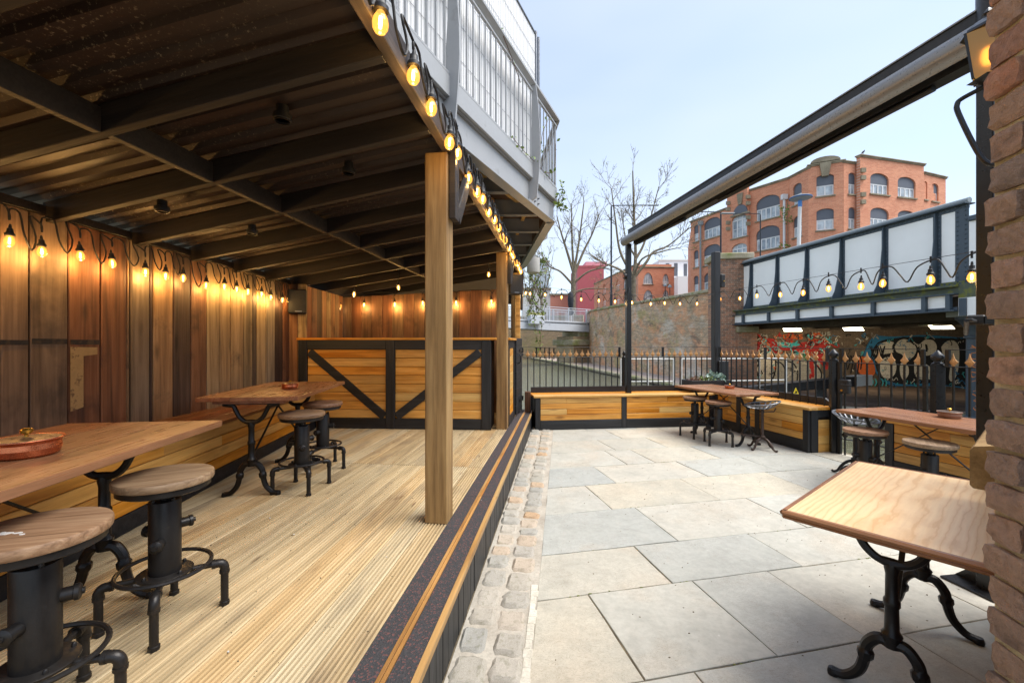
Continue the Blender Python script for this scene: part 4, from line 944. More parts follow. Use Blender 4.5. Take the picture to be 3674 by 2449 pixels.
festoon('slack string of amber bulbs across the back wall of the bar', (0,0,0), 0, P, spline([c for p in P for c in (p+Vector((-.05,.01,.20)), p+Vector((0,0,.135)), p+Vector((.05,.01,.2)))], 3), 1.5)
for x, y, Y, lab in ((565,325,6.6,'single amber bulb hanging from a rafter over the bar end by the plank wall'),(898,275,6.5,'single amber bulb hanging from a rafter over the middle of the bar'),(1575,178,6.4,'single amber bulb hanging from a rafter close to the post at the bar end')):
    p = at(1000+x/2.0905, 900+y/2.0905, Y)
    festoon(lab, p, 0, [(0,0,0)], [(0,0,.12), (0,.0,.2), (0.01,0,.36)], 1.5)['group'] = 'single bulbs over the bar'
def online(p, q, px):
    k = (px-1837)/1531; dx, dy = q[0]-p[0], q[1]-p[1]; return (k*p[1]-p[0])/(dx-k*dy)
def span(label, p, q, pxs, zw, wz, power):
    P = []; C = []
    for px in pxs:
        s = online(p, q, px); x, y = p[0]+(q[0]-p[0])*s, p[1]+(q[1]-p[1])*s; P.append(Vector((x, y, wz(s)-.15+rnd(-.012,.012))))
    ends = [Vector((p[0], p[1], wz(0))), Vector((q[0], q[1], wz(1)))]; C.append(ends[0])
    for i, b in enumerate(P):
        s = online(p, q, pxs[i]); top = Vector((b.x, b.y, wz(s)-.012)); C += [top]
        if i < len(P)-1:
            n = P[i+1]; m_ = (b+n)/2; s2 = (s+online(p, q, pxs[i+1]))/2; C += [top.lerp(Vector((n.x, n.y, wz(s2))), .22)-Vector((0,0,.012)), top.lerp(Vector((n.x, n.y, wz(s2))), .40)-Vector((0,0,.09)), Vector((m_.x, m_.y, wz(s2)-rnd(.13, .17)))+(n-b)*.06, top.lerp(Vector((n.x, n.y, wz(s2))), .74)-Vector((0,0,.06))]
    C.append(ends[1])
    t = festoon(label, (0,0,0), 0, P, spline(C, 4), power, rad=.0052, sc=.74, wire=[Vector((p[0]+(q[0]-p[0])*s/12, p[1]+(q[1]-p[1])*s/12, wz(s/12))) for s in range(13)])
    for b in P: MB().tube([(b.x, b.y, b.z+.12), (b.x, b.y, b.z+.165)], .006, 6).build('drop', m_cable, t)
    return t
A1 = lambda x: 1850+x/2.4125
K1 = lambda x: 2400+x/1.847
pA = (*d2w(-.72, 7.62),); pC = (cpt[0]-.05, cpt[1]-.06)
span('festoon of amber bulbs strung over the canal railing from the shelter to the corner post', pA, pC, [A1(x) for x in (88,125,255,397,568,720,860,1008,1170,1290,1423,1570)], 0, lambda s: 2.52-.16*s-.30*s*(1-s)*1.2, .25)
span('festoon of amber bulbs strung over the gate in front of the girder bridge', (cpt[0]+.08, cpt[1]-.08), (2.84, 2.55), [K1(x) for x in (340,470,583,738,890,1058,1273,1417,1735,2008)], 0, lambda s: 2.42-.41*s-.02*s*(1-s), .25)

# ---------------------------------------------------------------- raised walkway over the shelter
wk = thing('raised_walkway', 'grey steel walkway with curved brackets and baluster railing above the shelter', 'walkway')
pts = [(-2.60, -1.75), (-.766, 2.96), (-.52, 3.592), (.2685, 5.37), (.664, 6.25), (.37, 9.9), (-.75, 14.5)]
ZB, ZH = 3.73, 4.73
def side_norm(p, q):
    dx, dy = q[0]-p[0], q[1]-p[1]; l = math.hypot(dx, dy); return Vector((dx/l, dy/l, 0)), Vector((-dy/l, dx/l, 0)), l
m_under = wood('walkway_timber', S(62,40,26), S(92,62,40), S(116,84,58), axis=0, rough=.8, var=.2)
for i in range(len(pts)-1):
    p, q = pts[i], pts[i+1]; d, n, l = side_norm(p, q); P0 = Vector((*p, 0)); Q0 = Vector((*q, 0))
    def rail(name, z0, z1, o0, o1, m_, ext=.0):
        a = P0+n*((o0+o1)/2)-d*ext; b = Q0+n*((o0+o1)/2)+d*ext; z = (z0+z1)/2
        return MB().bar((a.x, a.y, z), (b.x, b.y, z), abs(o1-o0), z1-z0, .003).build(name, m_, wk)
    rail('fascia_channel', 3.52, 3.70, .0, .05, m_walk); rail('bottom_rail', 3.705, 3.73, .005, .035, m_walk)
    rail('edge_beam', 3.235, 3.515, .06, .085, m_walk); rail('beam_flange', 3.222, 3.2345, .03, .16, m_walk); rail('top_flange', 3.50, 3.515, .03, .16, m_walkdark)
    rail('handrail', ZH-.035, ZH, -.035, .045, m_walk, .01); rail('upper_rail', ZH-.12, ZH-.095, .0, .03, m_walk)
    nb = int(l/.118)
    bal = MB().box(-.007, .007, -.007, .007, 3.73, ZH-.12).mesh('baluster'); bal.materials.append(m_walk)
    for k in range(nb):
        c = P0+d*(l*(k+.5)/nb)+n*.016; link('baluster', bal, None, wk, (c.x, c.y, 0), math.atan2(d.y, d.x))
def fin(p, d, n):
    P = [(-.02, 3.28), (.045, 3.24), (.10, 3.30), (.085, 3.6), (.07, 3.9), (.05, 4.2), (.05, 4.74), (-.0, 4.74), (-.035, 4.45), (-.06, 4.1), (-.065, 3.85), (-.05, 3.6)]
    M = Matrix(((n.x, d.x, 0, p.x), (n.y, d.y, 0, p.y), (0, 0, 1, 0), (0, 0, 0, 1)))
    return MB(M).extry(P, -.009, .009).build('curved_bracket', m_walk, wk)
for s_, (p, q) in ((.0, (pts[2], pts[3])), (1.0, (pts[2], pts[3])), (.25, (pts[0], pts[1])), (.62, (pts[0], pts[1])), (.33, (pts[4], pts[5])), (.75, (pts[4], pts[5]))):
    d, n, l = side_norm(p, q); fin(Vector((*p, 0))+d*(l*s_)-n*.03, d, n)
def bolt_pair(p, d, n):
    mb = MB()
    for k in (-.06, .06):
        for z in (3.30, 3.37):
            c = p+d*k+n*.06; c.z = z; mb.tube([c, c-n*.02], .011, 6); mb.tube([c-n*.02, c-n*.03], .007, 6)
    tag(mb.build('bolts', m_silver, wk), kind='stuff')
d, n, l = side_norm(pts[2], pts[3]); bolt_pair(Vector((*pts[2], 0))+d*.12, d, n); bolt_pair(Vector((*pts[3], 0))+d*.25, d, n)
inner = [(-4.4,-1.2), (-3.3,3.2), (-2.6,6.5), (-2.4,9.9), (-3.2,14.5)]
outl = [(x-.09 if 0 else x, y) for x, y in pts]
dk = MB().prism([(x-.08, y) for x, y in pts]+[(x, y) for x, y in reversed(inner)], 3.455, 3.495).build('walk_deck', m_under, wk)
for k in range(18):                         # steel cross beams and timber joists below the deck
    t = k/17; y = -1.2+15.2*t
    xo = None
    for i in range(len(pts)-1):
        if pts[i][1] <= y <= pts[i+1][1]: f = (y-pts[i][1])/(pts[i+1][1]-pts[i][1]); xo = pts[i][0]+(pts[i+1][0]-pts[i][0])*f
    if xo is None: continue
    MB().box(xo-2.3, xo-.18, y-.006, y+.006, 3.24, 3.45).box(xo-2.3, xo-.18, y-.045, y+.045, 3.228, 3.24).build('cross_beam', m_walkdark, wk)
for o_ in (.45, .8, 1.15, 1.5, 1.85, 2.2):
    P = [Vector((x-o_, y, 3.43)) for x, y in pts]
    mb = MB()
    for a, b in zip(P[:-1], P[1:]): mb.bar(a, b, .05, .045)
    mb.build('joist', m_clad if o_ in (.45, .8) else m_under, wk)
# temporary mesh fence with white sheeting just behind the railing
m_sheet = NT('white_sheeting'); _v = m_sheet.coord((1,1,1), False); m_sheet.bump(m_sheet.noise(_v, 6, 4), .3, .02); m_sheet = m_sheet.fin(S(238,238,238), .7)
hd0 = Vector((-.52, 3.592, 0)); hdir = Vector((.41, .912, 0)); hn = Vector((-.912, .41, 0))
for a, b, lab in ((-3.3, -.55, 'white sheeted temporary mesh fence panel left of the curved bracket'), (-.5, 2.42, 'white sheeted temporary mesh fence panel with galvanised end posts above the walkway')):
    p = hd0+hdir*a+hn*.16; t = thing('temporary_fence_panel', lab, 'fence', (p.x, p.y, 3.51), math.atan2(hdir.y, hdir.x), 'white sheeted fence panels'); l = b-a
    MB().box(.03, l-.03, .004, .010, .02, 2.17).build('sheeting', m_sheet, t)
    for x in (0, l): MB().cyl((x, 0, 0), (x, 0, 2.22), .02, 10).build('fence_post', m_silver, t, True)
    for z in (.03, 2.18): MB().tube([(0, 0, z), (l, 0, z)], .014, 8).build('frame_tube', m_silver, t, True)
    mw = MB(); x = .04
    while x < l: mw.box(x-.0012, x+.0012, -.006, -.003, .03, 2.18); x += .045
    for z in (.3, .62, .95, 1.28, 1.6, 1.9): mw.box(0, l, -.003, -.001, z-.0015, z+.0015)
    tag(mw.build('wire_mesh', m_silver, t), kind='stuff')
p = hd0+hdir*2.52+hn*.16
pg = thing('scaffold_pole', 'lone galvanised pole standing beside the end of the white fence', 'pole', (p.x, p.y, 3.51)); MB().cyl((0,0,0), (0,0,2.2), .022, 10).build('tube', m_silver, pg, True); MB().cyl((0,0,0), (0,0,.02), .05, 12).build('foot', m_silver, pg, True)

def ivy(name, label, strands, n_leaf, size, loc=(0,0,0)):
    t = thing(name, label, 'ivy', loc); mb = MB(); ms = MB()
    for st in strands:
        P = spline(st, 5); ms.tube(P, .004, 4)
        for p in P:
            leaves(mb, p, (.05,.05,.06), n_leaf, size, .0)
    ms.build('stem', m_under, t); mb.build('leaves', m_ivy, t, flip=False); return t
random.seed(33)
ivy('trailing_ivy', 'sprig of bright green ivy hanging from the walkway corner', [[(.70,6.15,3.78),(.74,6.18,3.62),(.72,6.2,3.46),(.80,6.2,3.40)],[(.69,6.1,3.6),(.66,6.1,3.45),(.70,6.12,3.36)]], 3, .055)
ivy('climbing_ivy', 'thin ivy climbing the balusters of the walkway railing', [[(.30,5.35,3.74),(.36,5.5,3.9),(.40,5.6,4.2),(.5,5.8,4.5)],[(.45,5.75,3.75),(.6,6.05,3.9),(.62,6.1,4.3)],[(.0,4.75,3.75),(.12,5.0,3.72),(.3,5.4,3.73),(.62,6.1,3.72)],[(-.3,4.1,4.72),(-.1,4.5,4.70),(.1,5,4.5)]], 1, .05)
dr = thing('hanging_planter', 'grey rounded concrete planter fixed under the end of the walkway', 'planter', (.50, 10.0, 3.08), R(-5))
MB().lathe([(.10, 0), (.14, .02), (.15, .05), (.15, .36), (.13, .36), (.13, .1)], 24).build('trough', paint('concrete_render', S(186,184,178), .85, 0, var=.08, bump=.4, scale=20), dr, True); MB().box(-.02, .02, -.12, .12, .33, .42).build('hanger', m_walkdark, dr)
ivy('hanging_ivy', 'long curtain of green ivy trailing from the rounded planter', [[(.6+rnd(-.25,.25), 10.35+rnd(-.2,.2), 3.5), (.66+rnd(-.28,.28), 10.35, 3.1), (.62+rnd(-.3,.25), 10.35, 2.6), (.60+rnd(-.25,.2), 10.35, 2.2+rnd(-.35,.2))] for _ in range(9)]+[[(.75,10.3,3.6),(.74,10.3,2.4),(.70,10.3,1.7),(.66,10.3,1.25)],[(.5,10.3,2.6),(.55,10.3,1.9),(.6,10.3,1.5)]], 3, .06)
# ---------------------------------------------------------------- far bank: towpath, retaining walls, street level
tow = struct(MB().prism([(1.0,60),(3.4,48),(5.1,35.2),(6.27,25),(7.0,19.75),(7.3,15.5),(8.2,12.4),(10.5,10.6),(22,9.2),(24,15.2),(9.4,18.6),(8.8,22),(7.8,30),(7.3,38),(7.4,52),(1.0,64)], -1.58, -.33).build('towpath', m_towpath))
lockside = struct(MB().prism([(8.0,14.6),(9.0,12.2),(11.5,11.2),(21,10.2),(22,14.6),(9.6,17.6)], -.33, -.24).build('lockside_paving', m_brownmud))
cpn = thing('coping', 'mossy stone coping along the far canal bank', 'coping')
E_ = [(1.0,60),(3.4,48),(5.1,35.2),(6.27,25),(7.0,19.75),(7.3,15.5),(8.2,12.4),(10.5,10.6),(15,9.9),(22,9.2)]
for a, b in zip(E_[:-1], E_[1:]):
    l = math.hypot(b[0]-a[0], b[1]-a[1]); n = max(1, int(l/1.1))
    for k in range(n):
        p = lerp(a, b, k/n); q = lerp(a, b, (k+1)/n); q = lerp(p, q, .985)
        MB().bar((p[0]-.05, p[1], -.36+rnd(-.01,.01)), (q[0]-.05, q[1], -.36), .45, .14, .02).build('coping_stone', m_coping, cpn)
m_retain = brickmat('canal_wall_brick', S(206,170,136), S(172,150,126), S(216,206,184), axes='yz', dirt=(S(150,132,104), .5, .5), moss=(S(150,142,84), .56, .5, .35), var=.6, patches=((S(224,160,116), .5, .48, .7), (S(214,208,196), .30, .53, .8), (S(170,158,100), .42, .52, .7), (S(112,100,88), .9, .56, .7)))
m_retainx = brickmat('canal_end_wall_brick', S(180,148,112), S(158,132,104), S(190,178,150), axes='xz', dirt=(S(140,124,92), .46, .6), patches=((S(190,150,112), .4, .52, .5), (S(120,108,80), .5, .54, .6)), moss=(S(150,142,84), .52, .6, .3), var=.7)
rw = thing('retaining_wall', 'tall old brick retaining wall with stone coping above the towpath', 'wall')
W_ = [(9.15, 17.2, 3.70), (8.6, 22, 3.80), (7.6, 30, 4.05), (7.06, 37.7, 4.26), (7.2, 41, 4.3)]
for a, b in zip(W_[:-1], W_[1:]):
    mb = MB(); vs = [(a[0],a[1],-.4),(b[0],b[1],-.4),(b[0],b[1],b[2]),(a[0],a[1],a[2])]; vs += [(x+.7, y, z) for x, y, z in vs]
    mb.add(vs, [(0,1,2,3),(7,6,5,4),(0,4,5,1),(1,5,6,2),(2,6,7,3),(3,7,4,0)]).build('masonry', m_retain, rw)
    l = math.hypot(b[0]-a[0], b[1]-a[1]); n = int(l/1.2)
    for k in range(n):
        p = lerp(a, b, k/n); q = lerp(p, lerp(a, b, (k+1)/n), .985); MB().bar((p[0]+.3, p[1], p[2]+.07), (q[0]+.3, q[1], q[2]+.07), .85, .14, .015).build('coping_stone', m_coping, rw)
ew = thing('retaining_wall', 'yellowed brick wall closing the far end of the canal basin', 'wall', (8.4, 50.5, 0), R(164)); MB().box(0, 26, -1.0, 0, -.6, 4.6).build('masonry', m_retainx, ew); MB().box(0, 26, -1.1, .1, 4.6, 4.8, .02).build('coping', m_coping, ew)
struct(MB().prism([(9.7,19.3),(8.6,30),(7.9,41),(8.6,51.6),(-16,60),(-60,66),(-60,700),(500,700),(500,-60),(24.5,-60),(24.5,15.9)], -1.5, 3.4).build('street_terrain', m_ground))
# brick pier with mossy caps
pr = thing('bridge_pier', 'brick bridge pier with mossy stone cap and bearing stone', 'pier', (8.75, 17.3, 0), R(-8))
m_pier = brickmat('sooty_pier_brick', S(190,132,100), S(132,106,90), S(186,172,150), axes='xz', dirt=(S(76,70,64), .47, .7), var=.7)
MB().box(-.55, .75, -.4, .7, -.4, 4.78).build('masonry', m_pier, pr); MB().box(-.68, .82, -.5, .8, 4.78, 5.02, .03).build('cap_stone', m_coping, pr)
MB().box(.15, .95, -.62, -.39, 1.87, 2.12, .03).build('bearing_stone', m_coping, pr); MB().box(.2, .9, -.52, -.39, -.4, 1.869).build('pilaster', m_pier, pr)

# ---------------------------------------------------------------- girder bridge
m_gwhite = paint('pale_girder_paint', S(248,248,245), .5, 0, var=.035, wear=(S(186,170,150), .67, .5), bump=.03, scale=2); m_gdark = paint('blue_grey_girder_paint', S(66,78,88), .5, 0, var=.12, bump=.08, scale=5)
m_gmoss = paint('mossy_girder_paint', S(84,92,78), .8, 0, var=.15, wear=(S(120,122,48), .52, .9), bump=.3, scale=4); m_gtop = paint('grey_girder_rail', S(140,148,150), .5, 0, var=.06)
gp, gq = (9.06, 17.5), (10.15, 9.66); gl_ = math.hypot(gq[0]-gp[0], gq[1]-gp[1]); ga = math.atan2(gq[1]-gp[1], gq[0]-gp[0])
gb = thing('girder_bridge', 'riveted plate girder bridge with pale panels and blue grey stiffeners', 'bridge', (gp[0], gp[1], 0), ga)
sx_ = [online(gp, gq, K1(x))*gl_ for x in (437, 549, 722, 918, 1150, 1434, 1780, 1945)]
rv = MB()
def rivet(x, y, z, r_=.023):
    rv.add([(x-r_, y, z-r_), (x+r_, y, z-r_), (x+r_, y, z+r_), (x-r_, y, z+r_), (x, y-r_*.9, z)], [(0,1,4),(1,2,4),(2,3,4),(3,0,4)])
zw0, zw1 = 2.75, 4.56
for i in range(len(sx_)-1): MB().box(sx_[i], sx_[i+1], .0, .02, zw0, zw1).build('web_panel', m_gwhite, gb)
for i, x in enumerate(sx_):
    wd = .13 if i in (0, 7) else .085
    mb = MB(); mb.box(x-wd, x+wd, -.014, -.001, zw0, zw1); st = mb.build('stiffener', m_gdark, gb)
    if i not in (7,):
        MB().extr([(-.015, zw0+.0), (-.36, zw0+.0), (-.35, zw0+.06), (-.26, zw0+.22), (-.16, zw0+.62), (-.10, zw0+1.2), (-.085, zw1-.06), (-.06, zw1-.02), (-.015, zw1-.02)], x-.012, x+.012).build('gusset', m_gdark, st)
    z = zw0+.1
    while z < zw1: rivet(x-wd*.6, -.015, z); rivet(x+wd*.6, -.015, z); z += .105
a0, a1 = sx_[0]-.12, sx_[-1]+.14
MB().box(a0, a1, -.012, -.0005, zw1-.10, zw1).build('top_angle', m_gdark, gb); MB().box(a0, a1, -.13, .15, zw1, zw1+.03, .004).build('top_flange', m_gdark, gb)
MB().tube([(a0, .0, zw1+.08), (a1, .0, zw1+.08)], .062, 14).build('top_rail', m_gtop, gb, True)
MB().box(a0, a1, -.016, -.001, zw0, zw0+.11).build('bottom_angle', m_gmoss, gb); MB().box(a0, a1, -.40, .2, zw0-.05, zw0-.001, .004).build('bottom_flange', m_gmoss, gb); MB().box(a0, a1, -.30, -.28, 2.56, zw0-.051).build('moss_edge', m_gmoss, gb)
MB().box(a0, a1, -.42, -.2, 2.53, 2.559, .004).build('band_top_flange', m_gdark, gb); MB().box(a0, a1, -.42, -.2, 2.16, 2.188, .004).build('band_bottom_flange', m_gdark, gb)
for i in range(len(sx_)-1): MB().box(sx_[i]+.0, sx_[i+1], -.32, -.30, 2.19, 2.528).build('band_panel', m_gwhite, gb)
for x in sx_: MB().box(x-.045, x+.045, -.40, -.322, 2.19, 2.529).build('band_stiffener', m_gdark, gb)
for z0, z1 in ((2.19, 2.255),): MB().box(a0, a1, -.332, -.321, z0, z1).build('band_angle', m_gdark, gb)
x = a0+.05
while x < a1:
    for z in (zw1-.05, zw0+.055): rivet(x, -.0165, z)
    rivet(x, -.333, 2.222, .014); x += .105
tag(rv.build('rivets', m_gdark, gb, flip=False), kind='stuff')
# lower parapet beyond the girder end
MB().box(a1, a1+4.0, -.02, .02, 2.75, 4.15).build('end_parapet', m_gwhite, gb); MB().box(a1+.0, a1+4.0, -.08, .1, 4.15, 4.27, .02).build('end_rail', m_gdark, gb); MB().box(a1, a1+4, -.30, -.02, 2.45, 2.76).build('end_chord', m_gmoss, gb)
MB().box(a1, a1+4, -.30, -.26, 2.05, 2.449).build('end_band', m_gwhite, gb); MB().box(a1+.02, a1+.16, -.32, -.301, 2.05, 2.44).build('end_stiffener', m_gdark, gb)
m_soffit = _rough('sooty_soffit', S(48,42,36), S(66,58,48), S(84,74,60), 1.5)
MB().box(a0-1.2, a1+4.0, -.18, 12, 2.20, 2.5).build('soffit', m_soffit, gb)
for k in range(7): MB().box(a0-1.0, a1+4, .6+k*1.6, .72+k*1.6, 2.0, 2.199).build('soffit_beam', m_soffit, gb)
cl = thing('bridge_column', 'cast iron bridge column with flared capital and orange scrawled lettering', 'column', (10.62, 9.78, 0))
MB().lathe([(.20, -.4), (.20, -.25), (.155, -.2), (.15, 1.55), (.19, 1.57), (.19, 1.61), (.155, 1.63), (.165, 1.75), (.22, 1.88), (.30, 1.98), (.33, 2.0), (.33, 2.06), (0, 2.06)], 24).build('shaft', m_gdark, cl, True, 30); MB().box(-.34, .34, -.34, .34, 2.06, 2.30, .01).build('bearing_box', m_gtop, cl)
# abutment wall with graffiti
ap, aq = (9.3, 18.35), (22, 14.9); aa = math.atan2(aq[1]-ap[1], aq[0]-ap[0])
m_abut = brickmat('sooty_abutment_brick', S(104,86,70), S(82,70,58), S(120,108,92), axes='xz', dirt=(S(64,56,50), .44, .6), moss=(S(86,70,44), .55, .5, .5), var=.6)
aw_ = thing('abutment_wall', 'dark brick abutment wall under the bridge covered in graffiti', 'wall', (ap[0], ap[1], 0), aa); MB().box(0, 13.5, 0, .6, -.5, 3.3).build('masonry', m_abut, aw_)
def gmat(n, c): 
    k = NT(n); v = k.coord((1,1,1), False); br = k.n('TexBrick', Scale=1.0); br.inputs['Brick Width'].default_value = .225; br.inputs['Row Height'].default_value = .075; br.inputs['Mortar Size'].default_value = .006
    sp_ = k.n('SeparateXYZ'); cb = k.n('CombineXYZ'); k.l(v, sp_.inputs[0]); k.l(sp_.outputs[0], cb.inputs[0]); k.l(sp_.outputs[2], cb.inputs[1]); k.l(cb.outputs[0], br.inputs['Vector'])
    br.inputs['Color1'].default_value = c; br.inputs['Color2'].default_value = tuple(x*.88 for x in c[:3])+(1,); br.inputs['Mortar'].default_value = tuple(x*.5 for x in c[:3])+(1,)
    return k.fin(k.mix(br.outputs['Color'], tuple(x*.6 for x in c[:3])+(1,), k.rng(k.noise(v, 1.6, 5, .6), .5, .7, 0, .5)), .85)
G_ = {n: gmat('spray_'+n, c) for n, c in (('white', S(200,192,176)), ('black', S(20,19,20)), ('red', S(160,34,30)), ('blue', S(40,110,150)), ('cyan', S(60,160,165)), ('orange', S(190,90,36)), ('grey', S(150,146,136)), ('dkblue', S(52,70,150)), ('green', S(60,110,70)))}
lay = [0]
def gpos(px, py):               # wall position (s along the wall, z) that the photograph shows at this pixel
    s = online(ap, aq, px); L_ = math.hypot(aq[0]-ap[0], aq[1]-ap[1]); Y = ap[1]+(aq[1]-ap[1])*s; return (s*L_, 1.45-(py-1231)/1531*Y)
def blob(col, pts_, closed=True):
    lay[0] += 1; y = -.003-.0009*lay[0]; P = [(p[0], p[1]) for p in spline([(*p, 0) for p in pts_+[pts_[0]]], 5)[:-1]]
    MB().extry(P, y, -.001).build('graffiti_fill', G_[col], aw_)
def stroke(col, pts_, w_=.05, k=4):
    lay[0] += 1; y = -.003-.0009*lay[0]; P = spline([(p[0], p[1], 0) for p in pts_], k); mb = MB(); n = len(P); Lf = []; Rt = []
    for i in range(n):
        t = (P[min(i+1, n-1)]-P[max(i-1, 0)]); t = t.normalized() if t.length > 0 else Vector((1,0,0)); nn = Vector((-t.y, t.x, 0))*w_/2; Lf.append(P[i]+nn); Rt.append(P[i]-nn)
    vs = [(p.x, y, p.y) for p in Lf]+[(p.x, y, p.y) for p in Rt]; fs = [(i, i+1, n+i+1, n+i) for i in range(n-1)]
    mb.add(vs, fs).build('graffiti_line', G_[col], aw_, flip=False)
def ring(cx, cy, rx, ry, n=10, a0=0, a1=360): return [(cx+rx*math.cos(R(a0+(a1-a0)*i/n)), cy+ry*math.sin(R(a0+(a1-a0)*i/n))) for i in range(n+(0 if a1-a0 == 360 else 1))]
q3 = lambda x, y: gpos(2580+x/5.226, 1150+y/5.226)
q4 = lambda x, y: gpos(2950+x/3.857, 1150+y/3.857)
# left piece: red shapes over grey-white letters
blob('grey', [q3(*p) for p in ((620,1150),(640,600),(760,420),(980,400),(1250,600),(1600,600),(1850,560),(1900,900),(1880,1150))])
blob('red', [q3(*p) for p in ((590,700),(620,480),(850,340),(1050,360),(1100,560),(1060,620),(960,500),(940,430),(820,420),(760,520),(700,620),(650,900))])
blob('red', [q3(*p) for p in ((1080,480),(1500,420),(2000,380),(2040,900),(1900,800),(1700,560),(1500,600),(1350,560),(1200,560))])
blob('cyan', [q3(*p) for p in ((1080,420),(1250,400),(1500,430),(1480,470),(1280,500),(1120,480))])
blob('green', [q3(*p) for p in ((1560,600),(1640,590),(1690,700),(1620,760),(1580,700))])
blob('orange', [q3(*p) for p in ((530,560),(570,400),(680,360),(700,390),(610,450),(580,700),(600,1000),(520,1060))])
blob('blue', [q3(*p) for p in ((540,520),(560,430),(650,390),(660,420),(590,480),(570,560))])
blob('white', [q3(*p) for p in ((720,1130),(700,900),(760,640),(900,560),(1020,640),(1040,900),(980,1130))]); stroke('black', [q3(*p) for p in ((700,1130),(690,900),(740,640),(900,540),(1030,640),(1060,900),(990,1130))], .05)
for cx in (1230, 1450):
    stroke('black', [q3(*p) for p in ((cx-180,760),(cx-60,800),(cx+20,950),(cx+10,1130))], .05); stroke('black', [q3(*p) for p in ((cx-120,640),(cx-40,590),(cx+60,620),(cx+90,700))], .035)
stroke('black', [q3(*p) for p in ((1700,700),(1850,860),(1920,1000),(1900,1130))], .06); blob('red', [q3(*p) for p in ((1690,760),(1760,750),(1780,1040),(1740,1050),(1720,900),(1700,920))])
blob('red', [q3(*p) for p in ((1700,990),(1740,1010),(1720,1090),(1690,1060))])
for x in (640, 700): stroke('black', [q3(*p) for p in ((x,720),(x+50,800),(x-10,900),(x+60,1100))], .07)
stroke('cyan', [q3(*p) for p in ((620,800),(650,950),(620,1050),(700,1150))], .05)
stroke('dkblue', [q3(*p) for p in ((420,560),(450,640),(410,700),(460,760),(420,830),(460,900),(430,950))], .05); stroke('grey', [q3(*p) for p in ((430,980),(460,1050),(430,1140))], .04)
# tags: RTM, K, CP2S and the pale capitals higher up
def letters(col, q, word, x, y, h, w_, lw):
    ST = {'R': [((0,1),(0,0)), ((0,0),(.7,.1),(.7,.4),(0,.5)), ((.1,.5),(.8,1))], 'T': [((0,.05),(1,0)), ((.5,0),(.45,1))], 'M': [((0,1),(.1,0),(.5,.6),(.9,0),(1,1))], 'K': [((.1,0),(.1,1)), ((.9,0),(.1,.55),(1,1))],
          'C': [((.9,.1),(.3,.0),(.05,.5),(.3,1),(.9,.9))], 'P': [((.1,1),(.1,0)), ((.1,0),(.8,.1),(.8,.45),(.1,.5))], '2': [((.1,.2),(.5,0),(.85,.25),(.1,1)), ((.1,1),(.9,1))], 'S': [((.9,.1),(.3,.05),(.2,.4),(.8,.6),(.7,.95),(.1,.9))], 'J': [((.7,0),(.7,.8),(.4,1),(.1,.8))], 'N': [((0,1),(.05,0),(.9,1),(.95,0))], 'U': [((.05,0),(.1,.8),(.5,1),(.9,.8),(.95,0))], 'H': [((.05,0),(.05,1)), ((.95,0),(.95,1)), ((.05,.5),(.95,.5))], 'A': [((0,1),(.5,0),(1,1)), ((.2,.6),(.8,.6))], 'Y': [((0,0),(.5,.5),(1,0)), ((.5,.5),(.45,1))], 'O': [((.5,0),(.05,.4),(.4,1),(.95,.5),(.5,0))]}
    for ch in word:
        for s_ in ST.get(ch, []): stroke(col, [q(x+a*w_*.8, y+b*h) for a, b in s_], lw, 3)
        x += w_
letters('white', q3, 'RTM', 385, 375, 65, 50, .028); letters('black', q3, 'CP2S', 1850, 570, 50, 45, .022); letters('black', q3, 'KAY', 1940, 780, 60, 40, .02)
letters('grey', q3, 'RTM', 640, 260, 80, 90, .05); letters('orange', q3, 'UNKS', 1200, 260, 80, 95, .05); letters('grey', q3, 'HSUS', 1740, 215, 60, 90, .04)
# right piece: white bubble letters with heavy black outline
def bubble(pts_, w_=.09): blob('white', pts_); stroke('black', pts_+[pts_[0]], w_)
blob('blue', [q4(*p) for p in ((560,480),(700,230),(1000,220),(1400,200),(1850,230),(2150,280),(2150,900),(1700,900),(1300,900),(900,880),(720,700))])
blob('black', [q4(*p) for p in ((700,420),(760,300),(950,250),(1100,230),(1350,220),(1550,240),(1850,250),(2150,300),(2150,860),(1800,900),(1500,860),(1150,880),(900,830),(750,700))])
bubble([q4(*p) for p in ((700,400),(800,300),(940,270),(1040,330),(1040,400),(980,450),(900,470),(780,490),(690,470))]); bubble([q4(*p) for p in ((970,360),(1030,270),(1140,240),(1260,300),(1310,400),(1260,510),(1150,560),(1080,480),(1000,440))])
bubble([q4(*p) for p in ((1310,330),(1400,250),(1530,260),(1590,350),(1560,450),(1420,500),(1330,440))]); bubble([q4(*p) for p in ((1610,360),(1700,270),(1830,270),(1900,400),(1880,700),(1800,850),(1720,800),(1740,560),(1650,500))])
bubble([q4(*p) for p in ((760,560),(860,490),(960,500),(1030,600),(1010,740),(920,810),(820,790),(770,690))]); bubble([q4(*p) for p in ((1060,560),(1180,600),(1200,740),(1120,840),(1060,780),(1040,660))]); bubble([q4(*p) for p in ((1240,560),(1360,560),(1500,640),(1500,800),(1360,830),(1250,750))])
bubble([q4(*p) for p in ((1990,340),(2080,310),(2140,380),(2150,700),(2090,820),(2000,760))]); stroke('black', [q4(*p) for p in ((1420,330),(1430,380),(1425,430))], .07); stroke('black', [q4(*p) for p in ((1150,290),(1210,290),(1260,330))], .06)
for i in range(9):
    x = 620+i*22; stroke('black', [q4(x+rnd(-20,20), 560), q4(x+40+rnd(-20,20), 470), q4(x+rnd(20,90), 350)], .035)
blob('orange', [q4(*p) for p in ((440,560),(520,500),(660,520),(720,700),(640,780),(500,720))]); 
for i in range(6): stroke('black', [q4(300+i*40+rnd(-20,20), 480), q4(330+i*40, 560), q4(290+i*45, 640+rnd(0,100))], .05)
